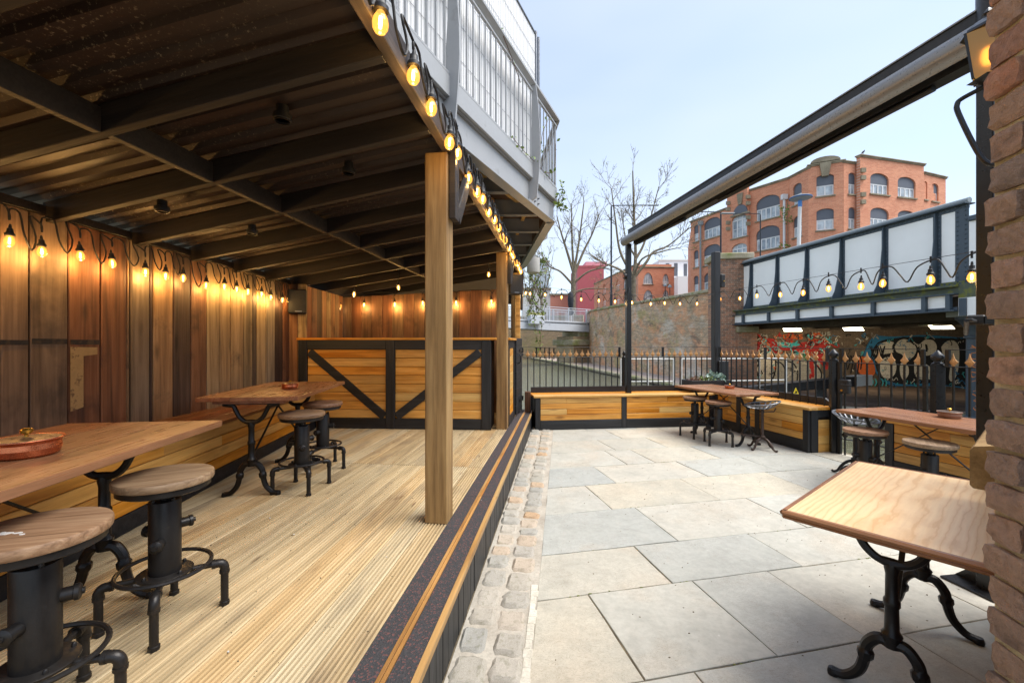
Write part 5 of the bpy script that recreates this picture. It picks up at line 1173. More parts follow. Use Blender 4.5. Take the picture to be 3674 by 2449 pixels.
for i in range(5): stroke('cyan', [q4(670+i*45, 800), q4(690+i*45, 850), q4(660+i*50, 900)], .04)
random.seed(77)
for nm, cols_, n_, lo_, hi_ in (('left', ('red','black','white','cyan','orange','grey'), 150, 600, 2050),):
    for c_ in cols_:
        mb = MB()
        for _ in range(n_//len(cols_)):
            x, y = rnd(lo_, hi_), random.choice((rnd(250,420), rnd(420,1120), rnd(350,650))); P = [Vector((*q3(x, y), 0))]
            for _k in range(random.randint(2, 5)): x += rnd(-45, 60); y += rnd(-50, 50); P.append(Vector((*q3(x, y), 0)))
            P = spline(P, 3); n = len(P); w_ = rnd(.008, .022); yy = -.07-rnd(0, .01); vs = []
            for i in range(n):
                t_ = P[min(i+1,n-1)]-P[max(i-1,0)]; t_ = t_.normalized() if t_.length > 0 else Vector((1,0,0)); nn = Vector((-t_.y, t_.x, 0))*w_; a_ = P[i]+nn; b_ = P[i]-nn; vs += [(a_.x, yy, a_.y), (b_.x, yy, b_.y)]
            mb.add(vs, [(2*i, 2*i+2, 2*i+3, 2*i+1) for i in range(n-1)])
        tag(mb.build('graffiti_scribbles', G_[c_], aw_, flip=False), kind='stuff')
for c_ in ('black', 'blue', 'white', 'grey', 'cyan'):
    mb = MB()
    for _ in range(26):
        x, y = rnd(100, 2150), random.choice((rnd(200,330), rnd(300,900), rnd(760,930))); P = [Vector((*q4(x, y), 0))]
        for _k in range(random.randint(2, 4)): x += rnd(-40, 50); y += rnd(-45, 45); P.append(Vector((*q4(x, y), 0)))
        P = spline(P, 3); n = len(P); w_ = rnd(.008, .018); yy = -.07-rnd(0, .01); vs = []
        for i in range(n):
            t_ = P[min(i+1,n-1)]-P[max(i-1,0)]; t_ = t_.normalized() if t_.length > 0 else Vector((1,0,0)); nn = Vector((-t_.y, t_.x, 0))*w_; a_ = P[i]+nn; b_ = P[i]-nn; vs += [(a_.x, yy, a_.y), (b_.x, yy, b_.y)]
        mb.add(vs, [(2*i, 2*i+2, 2*i+3, 2*i+1) for i in range(n-1)])
    tag(mb.build('graffiti_scribbles', G_[c_], aw_, flip=False), kind='stuff')
# orange letters down the column
def cstroke(pts_, w_=.022):
    mb = MB(); P = spline([(0, 0, 0)]+[], 1) if 0 else spline([(a, b, 0) for a, b in pts_], 4); vs = []
    for p in P:
        for o_ in (-1, 1):
            a = p.x/.155-PI/2-.80; vs.append((math.cos(a+o_*w_*.28/.155)*.156, math.sin(a+o_*w_*.28/.155)*.156, p.y+o_*w_*.4))
    n = len(P); mb.add(vs, [(2*i, 2*i+1, 2*i+3, 2*i+2) for i in range(n-1)]).build('painted_letter', m_orng, cl, flip=False)
m_orng = paint('orange_marker_paint', S(214,128,62), .7)
for S_ in (((-.06,1.40),(.05,1.30)),((.05,1.42),(-.05,1.28)),((-.08,1.35),(.08,1.36)),((-.07,1.22),(.05,1.24),(.06,1.12),(-.06,1.10),(-.07,1.22)),((-.07,1.02),(.07,1.0),(-.05,.93),(.07,.88)),((-.07,.80),(.07,.76),(-.05,.68),(-.07,.80)),((-.06,.58),(.06,.62),(.02,.50),(.07,.42),(-.04,.36)),((-.05,.30),(.05,.22),(-.03,.16),(.05,.12)),((.0,.04),(-.035,-.02),(.02,-.07),(.035,0),(.0,.04))): cstroke(S_)
# lights under the bridge
m_panel = emis('bulkhead_light', (1, .86, .62, 1), 2.6)
for px, py, Y, lab in ((2841,1180,16.3,'flat lit bulkhead lamp under the bridge next to the brick pier'), (3058,1177,15.4,'flat lit bulkhead lamp under the bridge between two like it'), (3372,1170,13.6,'flat lit bulkhead lamp under the bridge beside the iron column')):
    p = at(px, py, Y); t = thing('bulkhead_light', lab, 'lamp', p, aa, 'lamps under the bridge')
    MB().box(-.46, .46, -.1, .12, .03, .10, .01).build('housing', m_gmoss, t); o = MB().box(-.30, .30, -.012, .012, -.11, .11, .005).build('diffuser', m_panel, t, loc=(0, -.06, -.02)); o.rotation_euler = (R(-52), 0, 0)
    MB().box(-.46, .46, .12, .2, .03, .22).build('mount', m_gmoss, t)
    ld = bpy.data.lights.new('lamp_light', 'AREA'); ld.shape = 'RECTANGLE'; ld.size = .7; ld.size_y = .25; ld.energy = 6; ld.color = (1, .82, .55); lo = bpy.data.objects.new('lamp_light', ld); COL.objects.link(lo); lo.parent = t; lo.location = (0, -.12, -.1); lo.rotation_euler = (R(40), 0, 0)
# lock gate beam and white handrails
lb = thing('lock_balance_beam', 'black lock gate balance beam with white painted end', 'lock beam', (5.6, 10.3, 0), math.atan2(3.2, 5.6)); Lb = math.hypot(3.2, 5.6)
MB().extr([(-.10, 0), (.10, 0), (.11, .16), (-.11, .16)], 0, .01).build('end_cap', m_black, lb, loc=(0,0,.22))
mb = MB(); vs = [(0,-.12,.22),(0,.12,.22),(0,.12,.40),(0,-.12,.40),(Lb-1.1,-.16,.15),(Lb-1.1,.16,.15),(Lb-1.1,.16,.45),(Lb-1.1,-.16,.45)]; FS = [(0,1,2,3),(7,6,5,4),(0,4,5,1),(1,5,6,2),(2,6,7,3),(3,7,4,0)]
mb.add(vs, FS).build('beam', m_black, lb); mb = MB(); vs = [(Lb-1.098,-.16,.15),(Lb-1.098,.16,.15),(Lb-1.098,.16,.45),(Lb-1.098,-.16,.45),(Lb,-.17,.14),(Lb,.17,.14),(Lb,.17,.46),(Lb,-.17,.46)]; mb.add(vs, FS).build('white_end', m_white, lb)
MB().box(.2, .5, -.15, .15, -1.5, .219).build('gate_post', m_black, lb); MB().box(Lb*.55, Lb*.55+.2, -.1, .1, -.5, .2).build('rest_post', m_black, lb)
sg = thing('warning_sign', 'yellow triangular warning sign on a thin post before the lock beam', 'sign', (7.05, 10.6, 0), R(20)); MB().extry([(-.10,.0),(.10,.0),(0,.17)], -.006, .006).build('plate', paint('sign_yellow', S(226,196,40), .5), sg, loc=(0,0,.18)); MB().extry([(-.045,.03),(.045,.03),(.0,.10)], -.009, -.0065).build('symbol', m_plastic, sg, loc=(0,0,.185)); MB().cyl((0,.012,-.6), (0,.012,.22), .014).build('stake', m_gun, sg)
def whiterail(lab, P, zs=(1.08, .55), zb=-.7):
    t = thing('lock_handrail', lab, 'handrail', (P[0][0], P[0][1], 0), 0, 'white lock handrails'); o = Vector((P[0][0], P[0][1], 0))
    for z in zs: MB().tube([Vector((p[0], p[1], z))-o for p in P], .014, 8).build('rail', m_white, t, True)
    for p in P: MB().tube([Vector((p[0], p[1], zb))-o, Vector((p[0], p[1], zs[0]))-o], .016, 8).build('stanchion', m_white, t, True)
    MB().box(-.1, P[-1][0]-P[0][0]+.1, -.15, .25, zb, zb+.1).build('footboard', m_black, t)
whiterail('white tubular lock handrail ending before the gap in the gate walkway', [(2.55, 10.0), (3.2, 10.05), (3.82, 10.1)])
whiterail('white tubular lock handrail beside the balance beam', [(4.02, 10.1), (4.35, 10.1), (6.0, 10.35), (6.75, 10.5)])
# far dark fence and two walkers on the towpath
ff = thing('towpath_fence', 'low dark post and rail fence on the far towpath', 'fence', (1.7, 55, 0), math.atan2(-11, 4.2)); lf = math.hypot(11, 4.2)
for z in (.35, .85): MB().box(0, lf, -.025, .025, z, z+.05).build('rail', m_blackmetal, ff)
for i in range(11): MB().box(-.05, .05, -.05, .05, -.34, .95).build('post', m_blackmetal, ff, loc=(i*lf/10, 0, 0))
def person(name, label, loc, rz, hgt, cols, stride=.12):
    V = [((0,0,.53),.075),((0,0,.62),.075),((0,0,.74),.095),((0,0,.815),.062),((0,0,.865),.034),((0,.008,.91),.05),((0,.006,.96),.045),
         ((.045,0,.50),.055),((.048,stride*.5,.28),.037),((.05,-stride*.1,.05),.024),((.05,stride*.35,.025),.022),((-.045,0,.50),.055),((-.048,stride*.25,.28),.037),((-.05,-stride*.6,.06),.024),((-.05,-stride*.2,.022),.022),
         ((.095,0,.79),.034),((.125,-.02,.64),.027),((.12,.03,.50),.021),((.118,.045,.455),.017),((-.095,0,.79),.034),((-.125,.02,.64),.027),((-.12,.05,.50),.021),((-.118,.065,.455),.017)]
    E2 = [(0,1),(1,2),(2,3),(3,4),(4,5),(5,6),(0,7),(7,8),(8,9),(9,10),(0,11),(11,12),(12,13),(13,14),(3,15),(15,16),(16,17),(17,18),(3,19),(19,20),(20,21),(21,22)]
    me = bpy.data.meshes.new('tmp'); me.from_pydata([Vector(v)*hgt for v, _ in V], E2, []); o = bpy.data.objects.new('tmp', me); COL.objects.link(o)
    sk = o.modifiers.new('s', 'SKIN'); sv = me.skin_vertices[0].data
    for i, (_, r_) in enumerate(V): sv[i].radius = (r_*hgt, r_*hgt*.82); sv[i].use_root = (i == 0)
    o.modifiers.new('u', 'SUBSURF').levels = 1
    dg = bpy.context.evaluated_depsgraph_get(); m2 = bpy.data.meshes.new_from_object(o.evaluated_get(dg)); bpy.data.objects.remove(o)
    m2.materials.clear()
    for c in cols: m2.materials.append(c)
    for p in m2.polygons:
        z = p.center.z/hgt; x = abs(p.center.x)/hgt
        p.material_index = 3 if (z > .86 or (x > .1 and z < .485)) else (1 if (z > .49 or x > .1) else (0 if z > .055 else 2)); p.use_smooth = True
    t = thing(name, label, 'person', loc, rz); b = link('body', m2, None, t)
    hb = MB().lathe([(.0, hgt*1.0), (hgt*.035, hgt*.992), (hgt*.052, hgt*.96), (hgt*.054, hgt*.92), (hgt*.045, hgt*.885), (hgt*.03, hgt*.87)], 12).build('hair', cols[4], t, True, 60); hb.location = (0, -.012*hgt, 0)
    return t
pc = lambda n, c: paint(n, c, .8, 0, var=.1)
skin = pc('skin', S(196,150,126))
p1 = person('person', 'person with long brown hair in a green coat over an orange top on the towpath', (5.08, 43, -.33), R(170), 1.66, [pc('dark_trousers', S(40,40,46)), pc('green_coat', S(46,66,58)), pc('shoes', S(90,84,80)), skin, pc('brown_hair', S(80,44,28))])
MB().lathe([(.07,1.12),(.085,1.2),(.085,1.5),(.05,1.6)], 10).build('long_hair', p1.children[1].data.materials[0], p1, True, loc=(0,-.02,0)); MB().box(-.05,.05,.10,.125,.95,1.36,.01).build('top', pc('orange_top', S(196,88,40)), p1)
person('person', 'person in a long navy jacket walking beside the green coat', (5.73, 43, -.33), R(185), 1.74, [pc('navy_trousers', S(34,40,66)), pc('navy_jacket', S(34,40,72)), pc('white_shoes', S(200,200,200)), skin, pc('dark_hair', S(46,36,30))])
# ---------------------------------------------------------------- footbridge
fp, fq = (-4.5, 30.5), (7.3, 39.5); fa = math.atan2(fq[1]-fp[1], fq[0]-fp[0]); Lf = math.hypot(fq[0]-fp[0], fq[1]-fp[1])
fbg = thing('footbridge', 'pale grey steel footbridge with baluster railing across the canal', 'footbridge', (fp[0], fp[1], -.36), fa)
m_fb = paint('pale_footbridge_paint', S(186,190,196), .5, 0, var=.04)
mb = MB(); mb.extry([(0, 3.15), (Lf*.6, 2.95), (Lf, 2.85), (Lf, 3.48), (0, 3.62)], .0, .12).build('side_beam', m_fb, fbg); mb = MB(); mb.extry([(0, 3.15), (Lf, 2.85), (Lf, 3.48), (0, 3.62)], 2.0, 2.12).build('side_beam', m_fb, fbg)
MB().box(0, Lf, .12, 2.0, 3.35, 3.5).build('deck', m_walkdark, fbg); MB().box(0, Lf, -.04, .16, 3.63, 3.75, .01).build('kerb', m_fb, fbg); MB().box(0, Lf, .12, .15, 3.45, 3.65).build('kerb_web', m_fb, fbg)
for yy in (.05, 2.05):
    for z in (4.72, 4.90): MB().box(0, Lf, yy-.03, yy+.03, z, z+.05).build('rail', m_fb, fbg)
    bl_ = MB().box(-.014, .014, -.012, .012, 3.5, 4.73).mesh('baluster'); bl_.materials.append(m_fb)
    for i in range(int(Lf/.16)): link('baluster', bl_, None, fbg, (i*.16+.08, yy, 0))
    ps = MB().box(-.04, .04, -.05, .05, 3.3, 4.95).mesh('upright'); ps.materials.append(m_fb)
    for i in range(7): link('upright', ps, None, fbg, (.5+i*2.3, yy, 0))
fpr = thing('footbridge_pier', 'mossy stone corbel pier carrying the end of the footbridge', 'pier', (6.25, 38.9, -.3), fa); MB().box(-.2, 2.4, .0, 2.2, 2.35, 2.85, .05).build('bearing_block', m_coping, fpr); MB().box(-1.3, 2.4, -.3, 2.4, 1.55, 2.1, .06).build('corbel', m_coping, fpr); MB().box(-.9, 2.4, .0, 2.2, -.4, 2.36).build('masonry', m_retainx, fpr)
um = thing('closed_parasol', 'tall closed black parasol standing on the footbridge', 'parasol', (5.35, 38.9, 3.14)); MB().tube([(0,0,0),(0,0,3.05)], .03, 8).build('pole', m_nose, um); MB().lathe([(.10,.85),(.22,.95),(.30,1.15),(.14,1.45),(.24,1.7),(.28,2.3),(.22,2.8),(.10,3.0),(0,3.02)], 12).build('canopy', paint('black_canopy', S(36,38,44), .8), um, True, 50); MB().box(-.25,.25,-.25,.25,0,.08).build('base', m_plastic, um)
pb = thing('railing_planter', 'white trough planter with yellow flowers hooked on the footbridge', 'planter', (1.85, 35.2, 3.0), fa); MB().box(-.75, .75, -.45, -.04, .0, .75, .05).build('trough', m_fb, pb); mb = MB()
for x in (-.6,-.2,.2,.6): leaves(mb, (x,-.25,.75), (.3,.2,.3), 60, .13, .4)
mb.build('flowers', m_yel, pb, flip=False); MB().box(-.5,.5,-.04,.0,.3,.5).build('hook', m_walkdark, pb)
# ---------------------------------------------------------------- buildings
m_orange = brickmat('orange_factory_brick', S(226,156,120), S(210,136,102), S(218,182,158), bw=.46, bh=.15, dirt=(S(196,124,94), .56, .5), var=.35)
m_orange2 = brickmat('orange_school_brick', S(220,148,114), S(206,130,98), S(212,172,148), bw=.46, bh=.15, dirt=(S(188,118,92), .56, .5), var=.35)
m_stone = _rough('weathered_stone_trim', S(120,110,90), S(150,138,114), S(170,160,136), 1)
m_blind = paint('grey_blind', S(96,100,108), .6, 0, var=.04); m_frame = paint('white_window_frame', S(222,222,220), .5)
k_ = NT('window_glass'); k_.b.inputs['Specular IOR Level'].default_value = .8; m_pane = k_.fin(k_.mix(S(120,130,138), S(206,214,216), k_.rng(k_.noise(k_.coord((1,1,1)), .8, 3), .35, .65, 0, 1)), .08)  # pale mottled tones paint reflected sky into the glass colour
def arch(x0, x1, z1, rise, n=8):
    c = (x0+x1)/2; h = (x1-x0)/2; return [(c-h*math.cos(PI*i/n), z1-rise+rise*math.sin(PI*i/n)) for i in range(n+1)]
def facade(bld, p, q, z0, z1, cols, mat, T=.4, back=6):
    """one straight face with real window openings; cols = [(x0,x1,[(zs,zt)],rise,lights,blind)]"""
    L_ = math.hypot(q[0]-p[0], q[1]-p[1]); a = math.atan2(q[1]-p[1], q[0]-p[0]); base = Vector((p[0]-bld.location.x, p[1]-bld.location.y, 0))
    mb = MB(); x = 0
    for (x0, x1, rows_, rise, lights, blind) in sorted(cols):
        if x0 > x: mb.box(x, x0, 0, T, z0, z1)
        z = z0
        for zs, zt in sorted(rows_):
            mb.box(x0, x1, 0, T, z, zs)
            A = arch(x0, x1, zt, rise); mid = (x0+x1)/2
            mb.extry([(x0, zt+.02)]+A[:5]+[(mid, zt+.02)], 0, T); mb.extry([(mid, zt+.02)]+A[4:]+[(x1, zt+.02)], 0, T)
            z = zt+.02
            w_ = MB(); inner_ = [(xx, zz) for xx, zz in A]
            zb = zs+(zt-zs)*(.50 if blind else 1.0) if blind else zt
            # white frame: jambs, head, mullions
            f = .13; zt2 = zb if blind else zt-rise
            w_.box(x0, x0+f, .18, .28, zs, zt2); w_.box(x1-f, x1, .18, .28, zs, zt2); w_.box(x0+f, x1-f, .18, .28, zs, zs+f); w_.box(x0+f, x1-f, .18, .28, zt2-f, zt2)
            for i in range(1, lights): xx = x0+(x1-x0)*i/lights; w_.box(xx-.07, xx+.07, .17, .27, zs+f, zt2-f)
            if not blind:
                w_.box(x0+f, x1-f, .19, .27, zs+(zt2-zs)*.5-.03, zs+(zt2-zs)*.5+.03)
                for i in range(1, lights): xx = x0+(x1-x0)*i/lights; w_.box(xx-.03, xx+.03, .2, .26, zt2, zt-rise*.25)
            win = w_.build('window', m_frame, bld, loc=base); win.rotation_euler = (0, 0, a)
            MB().box(x0+.02, x1-.02, .22, .24, zs+.02, zt2-.02).build('pane', m_pane, win)
            if blind:
                MB().extry([(x0, zb+.002)]+A+[(x1, zb+.002)], .16, .2).build('blind', m_blind, win)
            else: MB().extry(A, .22, .24).build('fanlight', m_pane, win)
            MB().box(x0-.12, x1+.12, -.14, .15, zs-.16, zs-.002, .01).build('sill', m_stone, win)
        mb.box(x0, x1, 0, T, z, z1); x = x1
    if x < L_: mb.box(x, L_, 0, T, z0, z1)
    o = mb.build('wall', mat, bld, loc=base); o.rotation_euler = (0, 0, a)
    c = MB().box(-.15, L_+.15, -.2, T+.1, z1, z1+.14, .03).box(-.1, L_+.1, -.10, T, z1-.12, z1-.001).build('cornice', m_stone, bld, loc=base); c.rotation_euler = (0, 0, a)
    return o, base, a, L_
fac = thing('factory_building', 'long orange brick factory building with arched windows above the bridge', 'building', (35.8, 46.0, 0))
def KP(x, Y): return ((K1(x)-1837)/1531*Y, Y)
FL_ = [17.6, 13.85, 10.1, 6.35]
rows4 = [(z, z+2.35) for z in FL_]
def seg(x0, Y0, x1, Y1, wins, z1, mat=m_orange, push=0):
    p, q = KP(x0, Y0), KP(x1, Y1); L_ = math.hypot(q[0]-p[0], q[1]-p[1]); C = []
    for a, b, rw_, rise, li, bl_ in wins: C.append((online(p, q, K1(a))*L_, online(p, q, K1(b))*L_, rw_, rise, li, bl_))
    return facade(fac, p, q, 3.4, z1, C, mat)
lo = [(z-.7, z+1.7) for z in FL_]
seg(145, 64, 385, 57.5, [(165,196,[(z-1.2,z+1.3) for z in FL_[:3]],.35,1,1), (230,340,[(z-1.3,z+1.5) for z in FL_[:3]],.8,4,1)], 19.6)
tw, tb_, ta, tl = seg(385, 57.0, 520, 54.4, [(415,525-8,[(z-2.4,z+.55) for z in FL_[:3]],.6,3,0)], 22.2)
seg(520, 54.9, 800, 50.5, [(578,735,[(z-1.2+.4,z+1.9+.2) for z in FL_],.9,5,1)], 21.0)
seg(800, 50.2, 925, 47.4, [(822,880,[(z-.2,z+2.2) for z in FL_],.45,2,1)], 20.9)
seg(925, 47.4, 1160, 46.0, [(978,1094,rows4,.35,2,1)], 21.1)
seg(1160, 46.0, 1268, 46.6, [(1190,1240,rows4,.4,2,1)], 21.0)
seg(1268, 45.9, 1690, 48.3, [(1335,1457,[(z+.1,z+2.4) for z in FL_],.6,4,1), (1517,1635,[(z+.1,z+2.4) for z in FL_],.6,4,1)], 21.6)
seg(1690, 48.8, 1835, 50.3, [(1690,1712,[(z+.3,z+2.4) for z in FL_],.3,1,1), (1742,1787,[(z+.3,z+2.4) for z in FL_],.35,2,1)], 20.9)
# end wall, flat roof, pediment, tower lunette, rain pipe
bx = lambda pts_, z0, z1, nm, m_: MB().prism([(x-35.8, y-46.0) for x, y in pts_], z0, z1).build(nm, m_, fac)
bx([KP(385,57.6), KP(520,55.2), KP(800,51), KP(925,47.9), KP(1160,46.5), KP(1268,47.1), KP(1690,48.9), KP(1835,50.8), (56,62), (44,75)], 3.4, 20.3, 'core', m_orange)
bx([KP(150,64.4), KP(385,58), (44,75), (33,80)], 3.4, 19.2, 'core', m_orange)
pd = KP(1035, 46.72); o = MB().extry([(-1.35*math.cos(PI*i/10), .55*math.sin(PI*i/10)) for i in range(11)], -.2, .3).build('pediment', m_stone, fac, loc=(pd[0]-35.8, pd[1]-46.0, 21.3)); o.rotation_euler = (0, 0, math.atan2(46.0-47.4, KP(1160,46)[0]-KP(925,47.4)[0]))
o = MB().extry([(-.3,-1.4),(.3,-1.4),(.55,.1),(-.55,.1)], -.25, .1).build('keystone', m_stone, fac, loc=(pd[0]-35.8, pd[1]-46.0, 21.1)); o.rotation_euler = (0, 0, math.atan2(46.0-47.4, KP(1160,46)[0]-KP(925,47.4)[0]))
lp = KP(470, 55.3); o = MB().extry([(-1.0,0)]+[(-1.0*math.cos(PI*i/10), 1.15*math.sin(PI*i/10)) for i in range(11)]+[(1.0,0)], -.05, .06).build('lunette', m_blind, fac, loc=(lp[0]-35.8, lp[1]-46.0-.1, 18.2)); o.rotation_euler = (0,0,ta)
MB().box(-1.3,1.3,-.2,.1,-.2,0).build('lunette_sill', m_stone, fac, loc=(lp[0]-35.8, lp[1]-46.1, 18.2), rz=ta); MB().extry([(-.22,.0),(.22,.0),(.4,1.4),(-.4,1.4)], -.15, .1).build('keystone', m_stone, fac, loc=(lp[0]-35.8, lp[1]-46.1, 19.4), rz=ta)
for px, Y in ((757, 50.9), (205, 61.9)):
    c = KP(px, Y); MB().cyl((c[0]-35.8, c[1]-46.0-.2, 3.4), (c[0]-35.8, c[1]-46.0-.2, 18.5), .14, 8).box(c[0]-36.1, c[0]-35.5, c[1]-46.45, c[1]-46.0, 18.5, 19.1).build('rain_pipe', m_frame if px == 757 else m_gtop, fac, True)
for px, Y in ((1287, 45.85), (1278, 46.2), (525, 54.2), (392, 56.6)):
    c = KP(px, Y)
    for z in (16.4, 17.2, 19.0, 19.8): MB().box(c[0]-36.05, c[0]-35.55, c[1]-46.12, c[1]-45.9, z, z+.45).build('quoin', m_stone, fac)
bd = thing('pigeon', 'small grey pigeon perched on the factory parapet', 'bird', (*KP(1287, 46.0), 21.82), R(200))
bd.location.z = 21.9
MB().lathe([(0,-.2),(.06,-.15),(.10,-.02),(.09,.08),(.05,.15),(0,.17)], 10).build('body', paint('pigeon_grey', S(90,92,98), .8), bd, True, 60, loc=(0,0,.14), rz=(R(-60),0,0)); MB().lathe([(0,-.05),(.045,-.02),(.045,.02),(0,.05)], 10).build('head', paint('pigeon_head', S(70,74,80), .8), bd, True, 60, loc=(0,.14,.27)); MB().box(-.04,.04,-.01,.01,-.08,.1).build('legs', m_plastic, bd)
# smaller brick building
sch = thing('brick_building', 'two storey orange brick building with round arched windows behind the bare tree', 'building', (23.6, 80, 0))
def AP(x, Y): return ((A1(x)-1837)/1531*Y, Y)
def seg2(x0, Y0, x1, Y1, wins, z1):
    p, q = AP(x0, Y0), AP(x1, Y1); L_ = math.hypot(q[0]-p[0], q[1]-p[1]); return facade(sch, p, q, 3.4, z1, [(online(p, q, A1(a))*L_, online(p, q, A1(b))*L_, rw_, ri, li, bl_) for a, b, rw_, ri, li, bl_ in wins], m_orange2)
def zA(y, Y): return 1.45-(550+y/2.4125-1231)/1531*Y
seg2(680, 108, 1058, 80.3, [(705,727,[(zA(1230,104),zA(1150,104)),(zA(1330,104),zA(1255,104))],1,2,0), (755,782,[(zA(1220,101),zA(1135,101)),(zA(1325,101),zA(1245,101))],1,2,0), (812,840,[(zA(1205,96),zA(1115,96)),(zA(1320,96),zA(1235,96))],1,2,0), (868,902,[(zA(1190,92),zA(1095,92)),(zA(1315,92),zA(1220,92))],1.2,2,0), (932,962,[(zA(1175,88),zA(1080,88)),(zA(1300,88),zA(1205,88))],1.2,2,0), (1015,1045,[(zA(1150,83),zA(1070,83)),(zA(1285,83),zA(1195,83))],1.2,2,0)], 16.4)
seg2(1060, 80, 1372, 80.5, [(1104,1192,[(zA(1130,80),zA(1030,80)),(zA(1282,80),zA(1180,80))],2.2,4,0), (1274,1327,[(zA(1128,80),zA(1040,80)),(zA(1262,80),zA(1180,80))],1.4,3,0)], zA(985,80))
MB().prism([(x-23.6, y-80) for x, y in (AP(680,108.6), AP(1060,80.8), AP(1370,81.2), (34,108))], 3.4, 15.9).build('core', m_orange2, sch); MB().prism([(x-23.6, y-80) for x, y in (AP(1090,80.6), AP(1350,80.8), (31,90), (24.5,90))], 15.9, zA(955,80)).build('gable_block', m_orange2, sch)
mg = thing('red_building', 'windowless crimson clad building behind the trees', 'building', (18, 125, 0)); m_crim = paint('crimson_cladding', S(176,86,90), .6, 0, var=.1); m_pink = paint('pink_cladding', S(222,150,160), .6)
x0, x1 = AP(535,125)[0], AP(705,125)[0]; MB().box(x0-18, x1-18+2, 0, 14, 3.4, zA(975,125)).build('block', m_crim, mg); MB().box(x0-18+2.5, x1-18+3, .4, 14, zA(975,125), zA(935,125)).build('upper_block', m_pink, mg); MB().box(x0-18-.1, x1-18+2.1, -.1, 0, zA(985,125), zA(970,125)).build('parapet', m_crim, mg)
wh = thing('white_building', 'white rendered building with tall dark windows beside the factory', 'building', (40, 110, 0)); x0, x1 = AP(1240,110)[0], AP(1530,110)[0]
MB().box(x0-40, x1-40+4, 0, 15, 3.4, zA(925,110)).build('block', paint('white_render', S(232,234,236), .7), wh)
for a, b, c, d_ in ((1372,1402,950,1062), (1455,1484,955,1062), (1300,1330,952,1062)):
    MB().box(AP(a,110)[0]-40, AP(b,110)[0]-40, -.06, .05, zA(d_,110), zA(c,110)).build('window', m_blind, wh)
MB().box(AP(1372,110)[0]-40, x1-40+4, -2.5, -.1, 3.4, zA(1075,110)).build('lower_block', m_white, wh); MB().box(x0-40-.2, x1-40+4.2, -.2, 0, zA(930,110), zA(918,110)).build('parapet', m_white, wh)
for a, b, lab, c, z in ((300, 470, 'small distant salmon pink building beyond the footbridge', S(206,140,116), 1230), (60, 300, 'distant pale cream building beyond the footbridge', S(206,204,196), 1180), (150, 290, 'tall hazy pale tower block behind the leafless trees', S(190,202,212), 940)):
    Y = 140 if z > 1000 else 190; t = thing('distant_building', lab, 'building', (AP(a,Y)[0], Y, 0)); W = AP(b,Y)[0]-AP(a,Y)[0]
    MB().box(0, W, 0, 10, 3.4, zA(z,Y)).build('block', paint('distant_render', c, .8), t); MB().box(-.3, W+.3, -.3, 10.3, zA(z,Y), zA(z,Y)+.6).build('roof', m_stone, t)
    for r_ in range(2 if z > 1000 else 7):
        for k in range(4): MB().box(W*(.1+k*.22), W*(.2+k*.22), -.06, .05, 5.0+r_*3.6, 7.0+r_*3.6).build('window', m_pane, t)
# ---------------------------------------------------------------- street lamps and mast
def lamp(label, base, h, arm, sgn, r_=.09, m_=m_blackmetal, style=0):
    t = thing('street_lamp', label, 'street lamp', base); MB().tube([(0,0,0),(0,0,h*.25),(0,0,h*.26),(0,0,h)], [r_*1.5, r_*1.4, r_, r_*.8], 8).build('column', m_, t, True)
    MB().tube(spline([(0,0,h-.02),(sgn*.1*arm,0,h+.12),(sgn*arm,0,h+.15)], 4), r_*.5, 6).build('arm', m_, t, True); MB().box(min(0,sgn*1.1), max(0,sgn*1.1), -.14, .14, 0, .10, .03).build('lantern_head', m_gtop, t, loc=(sgn*arm, 0, h+.10)); return t
c = KP(344, 40); lamp('black street lamp with flat head on an arm behind the bridge pier', (*c, 3.4), 1.45+(1231-(500+490/1.847))/1531*40-3.4, 2.2, -1)
c = KP(606, 36); lamp('slim dark street lamp with a curved arm in front of the factory', (*c, 3.4), 1.45+(1231-(500+502/1.847))/1531*36-3.4, 2.2, -1, .06)
c = AP(828, 44); lamp('tall dark column lamp with a thin long arm among the bare trees', (*c, 3.4), 1.45+(1231-(550+462/2.4125))/1531*44-3.4, 3.8, 1, .10)
for x, y, Y, lab in ((1295,1150,70,'round old style street lamp before the small brick building'), (1335,1160,68,'second old style street lamp before the small brick building')):
    c = AP(x, Y); t = thing('street_lamp', lab, 'street lamp', (*c, 3.4)); h = zA(y,Y)-3.4; MB().tube([(0,0,0),(0,0,h)], [.09,.06], 8).build('column', m_blackmetal, t, True); MB().lathe([(.35,0),(.3,.2),(.1,.45),(0,.5)], 10, (0,0,h)).build('lantern_head', m_gtop, t, True)
c = KP(848, 34); mt = thing('banner_mast', 'leaning white mast topped by a blue and silver ring sign', 'mast', (*c, 3.4)); hm = 1.45+(1231-(500+405/1.847))/1531*34-3.4
MB().tube([(0,0,0),(.25,0,hm)], [.17,.12], 12).build('pole', m_white, mt, True); MB().tube([(.25,0,hm-.5),(.25,0,hm)], .14, 12).build('blue_band', paint('mast_blue', S(70,130,200), .4), mt, True)
MB().lathe([(.2,0),(.72,.12),(.78,.26),(.7,.31),(.15,.28)], 28, (.3,0,hm)).build('ring_sign', m_gtop, mt, True); MB().lathe([(.785,.15),(.80,.2),(.785,.24)], 28, (.3,0,hm), cap=False).build('ring_band', paint('mast_blue_dark', S(40,80,130), .4), mt, True)
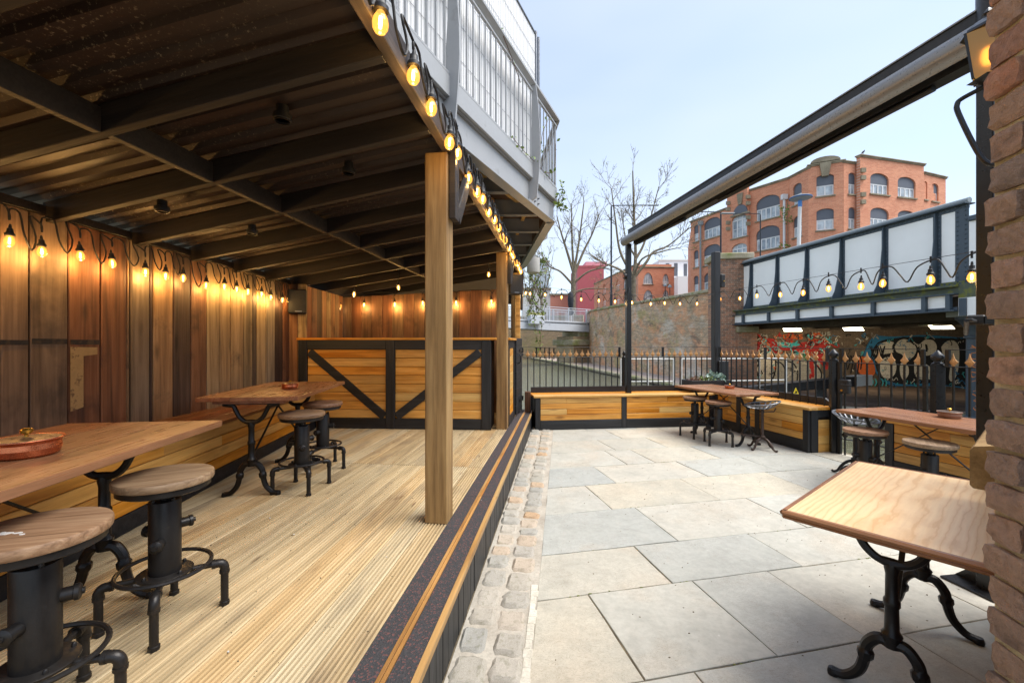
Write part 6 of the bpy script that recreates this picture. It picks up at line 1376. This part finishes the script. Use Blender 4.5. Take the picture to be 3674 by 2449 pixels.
# ---------------------------------------------------------------- bare trees
m_bark = _rough('bare_tree_bark', S(86,76,62), S(120,108,88), S(146,134,112), 3, bump=.6); m_twig = _rough('twig_bark', S(96,86,70), S(122,110,90), S(140,128,104), 5)
def tree(label, base, seed, trunk_r, limbs, leaf=0, levels=4, dens=1.0):
    """trunk and main limbs follow given polylines (local coordinates); finer branches grow from them"""
    random.seed(seed); t = thing('bare_tree', label, 'tree', base); tk = MB(); br = MB(); lf = MB()
    def grow(p, d, l, r_, lev):
        n = 4 if lev < 3 else 3; P = [p]; dd = d.copy()
        for i in range(n):
            dd = (dd+Vector((random.gauss(0,.14), random.gauss(0,.14), .06+random.gauss(0,.1)))).normalized(); P.append(P[-1]+dd*(l/n))
        br.tube(P, [r_*(1-.55*i/n) for i in range(n+1)], 5 if lev < 3 else 3, cap=False)
        if leaf and lev >= levels-1 and random.random() < leaf: leaves(lf, P[-1], (.35,.35,.35), 3, .13, 0)
        if lev < levels: kids(P, r_, l, lev)
    def kids(P, r_, l, lev, nb=None):
        n = len(P)-1
        for k in range(nb or (4 if lev < 3 else 3)):
            f = rnd(.22, 1.0) if k else .97; i = min(int(f*n), n-1); q = P[i].lerp(P[i+1], f*n-i); dd = (P[i+1]-P[i]).normalized()
            ax = Quaternion(dd, rnd(0, 2*PI)) @ dd.orthogonal().normalized(); nd = Quaternion(ax, R(rnd(20, 55)) if k else R(rnd(4, 15))) @ dd
            grow(q, nd, l*rnd(.42, .68), max(r_*(1-.55*f)*rnd(.5, .75), .02), lev+1)
    for i, (r0, lb_, pts_) in enumerate(limbs):
        P = spline([Vector(p) for p in pts_], 5); n = len(P); r0 *= .72; (tk if i == 0 else br).tube(P, [r0*(1-(.35 if i == 0 else .72)*k/(n-1)) for k in range(n)], 9 if i == 0 else 6, cap=False)
        if i: kids(P[n//4:], r0*.55, lb_, 1, int(7*dens))
    tk.build('trunk', m_bark, t, True, 60); br.build('crown', m_twig, t, True, 60, flip=False)
    if leaf: lf.build('young_leaves', m_yel, t, flip=False)
    return t
tree('tall bare tree with a high leader and long side limbs behind the awning post', (12.45, 44, 3.4), 3, .5, [
    (.50, 0, [(0,0,0),(.05,0,2.5),(.1,0,5.0)]), (.30, 3.2, [(.1,0,4.9),(.35,.2,7.2),(.15,.1,11.7),(0,0,15.8)]), (.26, 3.4, [(.1,0,4.8),(1.4,0,6.4),(2.2,.3,7.5),(3.8,.2,8.2),(5.8,0,9.9)]),
    (.24, 3.2, [(.1,0,4.9),(-1.2,.3,7.5),(-1.75,.2,10.9),(-2.2,0,14.0)]), (.20, 3.0, [(.25,.1,6.6),(1.3,.5,8.4),(2.0,.6,11.0),(2.8,.3,14.3)]), (.20, 3.0, [(.0,0,4.7),(-1.6,-.6,5.6),(-3.2,-.8,6.2),(-4.6,-.6,7.2)]),
    (.18, 2.8, [(.1,0,4.9),(.6,-1.2,6.5),(2.6,-1.6,7.2),(4.4,-1.4,7.6)]), (.16, 2.6, [(.3,.1,7.0),(-.5,.8,9.0),(-.9,1.0,12.0)])], .15, 4, 1.15)
tree('spreading bare tree with many upswept limbs beside the crimson building', (8.6, 60, 3.6), 8, .6, [
    (.60, 0, [(0,0,0),(0,0,4),(.1,0,8.0)]), (.30, 3.6, [(.1,0,7.6),(-.9,.2,11),(-1.7,.1,13.5),(-2.3,0,15.8)]), (.30, 3.6, [(.1,0,7.8),(-.1,.3,12),(-.2,.4,17.5)]), (.30, 3.6, [(.1,0,7.8),(.8,0,12),(1.5,-.2,17.8)]),
    (.28, 3.6, [(.1,0,7.5),(1.6,.4,11),(2.8,.5,13.4),(3.7,.3,16)]), (.24, 3.4, [(0,0,6.2),(2.0,-.5,7.8),(4.6,-.6,8.6),(6.6,-.6,10)]), (.24, 3.4, [(0,0,6.0),(-1.8,-.5,7.8),(-3.4,-.5,8.6),(-4.6,-.6,10.5)]), (.22, 3.4, [(0,0,5.0),(2.2,.6,5.6),(5.2,.9,5.6)])], .15, 4, 1.15)
for lab, b, sd, sc, lf_ in (('smaller bare tree with yellow buds beyond the footbridge', (4.9, 72, 3.4), 14, 1.0, .6), ('slender budding tree just past the trailing ivy', (2.9, 68, 3.4), 25, .8, .9)):
    tree(lab, b, sd, .4, [(.34, 0, [(0,0,0),(.1,0,3*sc),(0,0,6*sc)])]+[(.18, 3.0*sc, [(0,0,5.4*sc),(math.cos(a)*1.2*sc, math.sin(a)*1.2*sc, 8*sc),(math.cos(a)*2.2*sc, math.sin(a)*2.2*sc, (12+1.5*math.sin(3*a))*sc)]) for a in (.3,1.6,2.9,4.0,5.2)], lf_, 4, .8)
for x, y, z, n, lab in ((K1(768), 50.2, 9.0, 300, 'weedy shrub growing from the factory rain pipe'),):
    X = (x-1837)/1531*y; t = thing('wall_shrub', lab, 'shrub', (X, y-.5, z)); mb = MB()
    for zz in (0, 1.2, 3.6, 7, 8): leaves(mb, (rnd(-.4,.1), 0, zz), (.9,.3,.8), n//5, .22, 0)
    mb.build('leaves', m_ivy, t, flip=False); MB().tube([(0,0,-2),(.05,0,4),(0,0,9)], .03, 5).build('stem', m_bark, t)
random.seed(4)
for px, py, Y, n, lab in ((A1(1600), 550+1235/2.4125, 19, 260, 'ivy patch spilling over the retaining wall coping'),):
    p = at(px, py, Y); t = thing('wall_ivy', lab, 'ivy', (9.05, Y, p.z)); mb = MB(); leaves(mb, (0,0,-.1), (.06,1.3,.35), n, .10, 0); mb.build('leaves', m_ivy, t, flip=False); MB().tube([(0.02,-1,0),(0.0,1,-.1)], .015, 5).build('stem', m_bark, t)
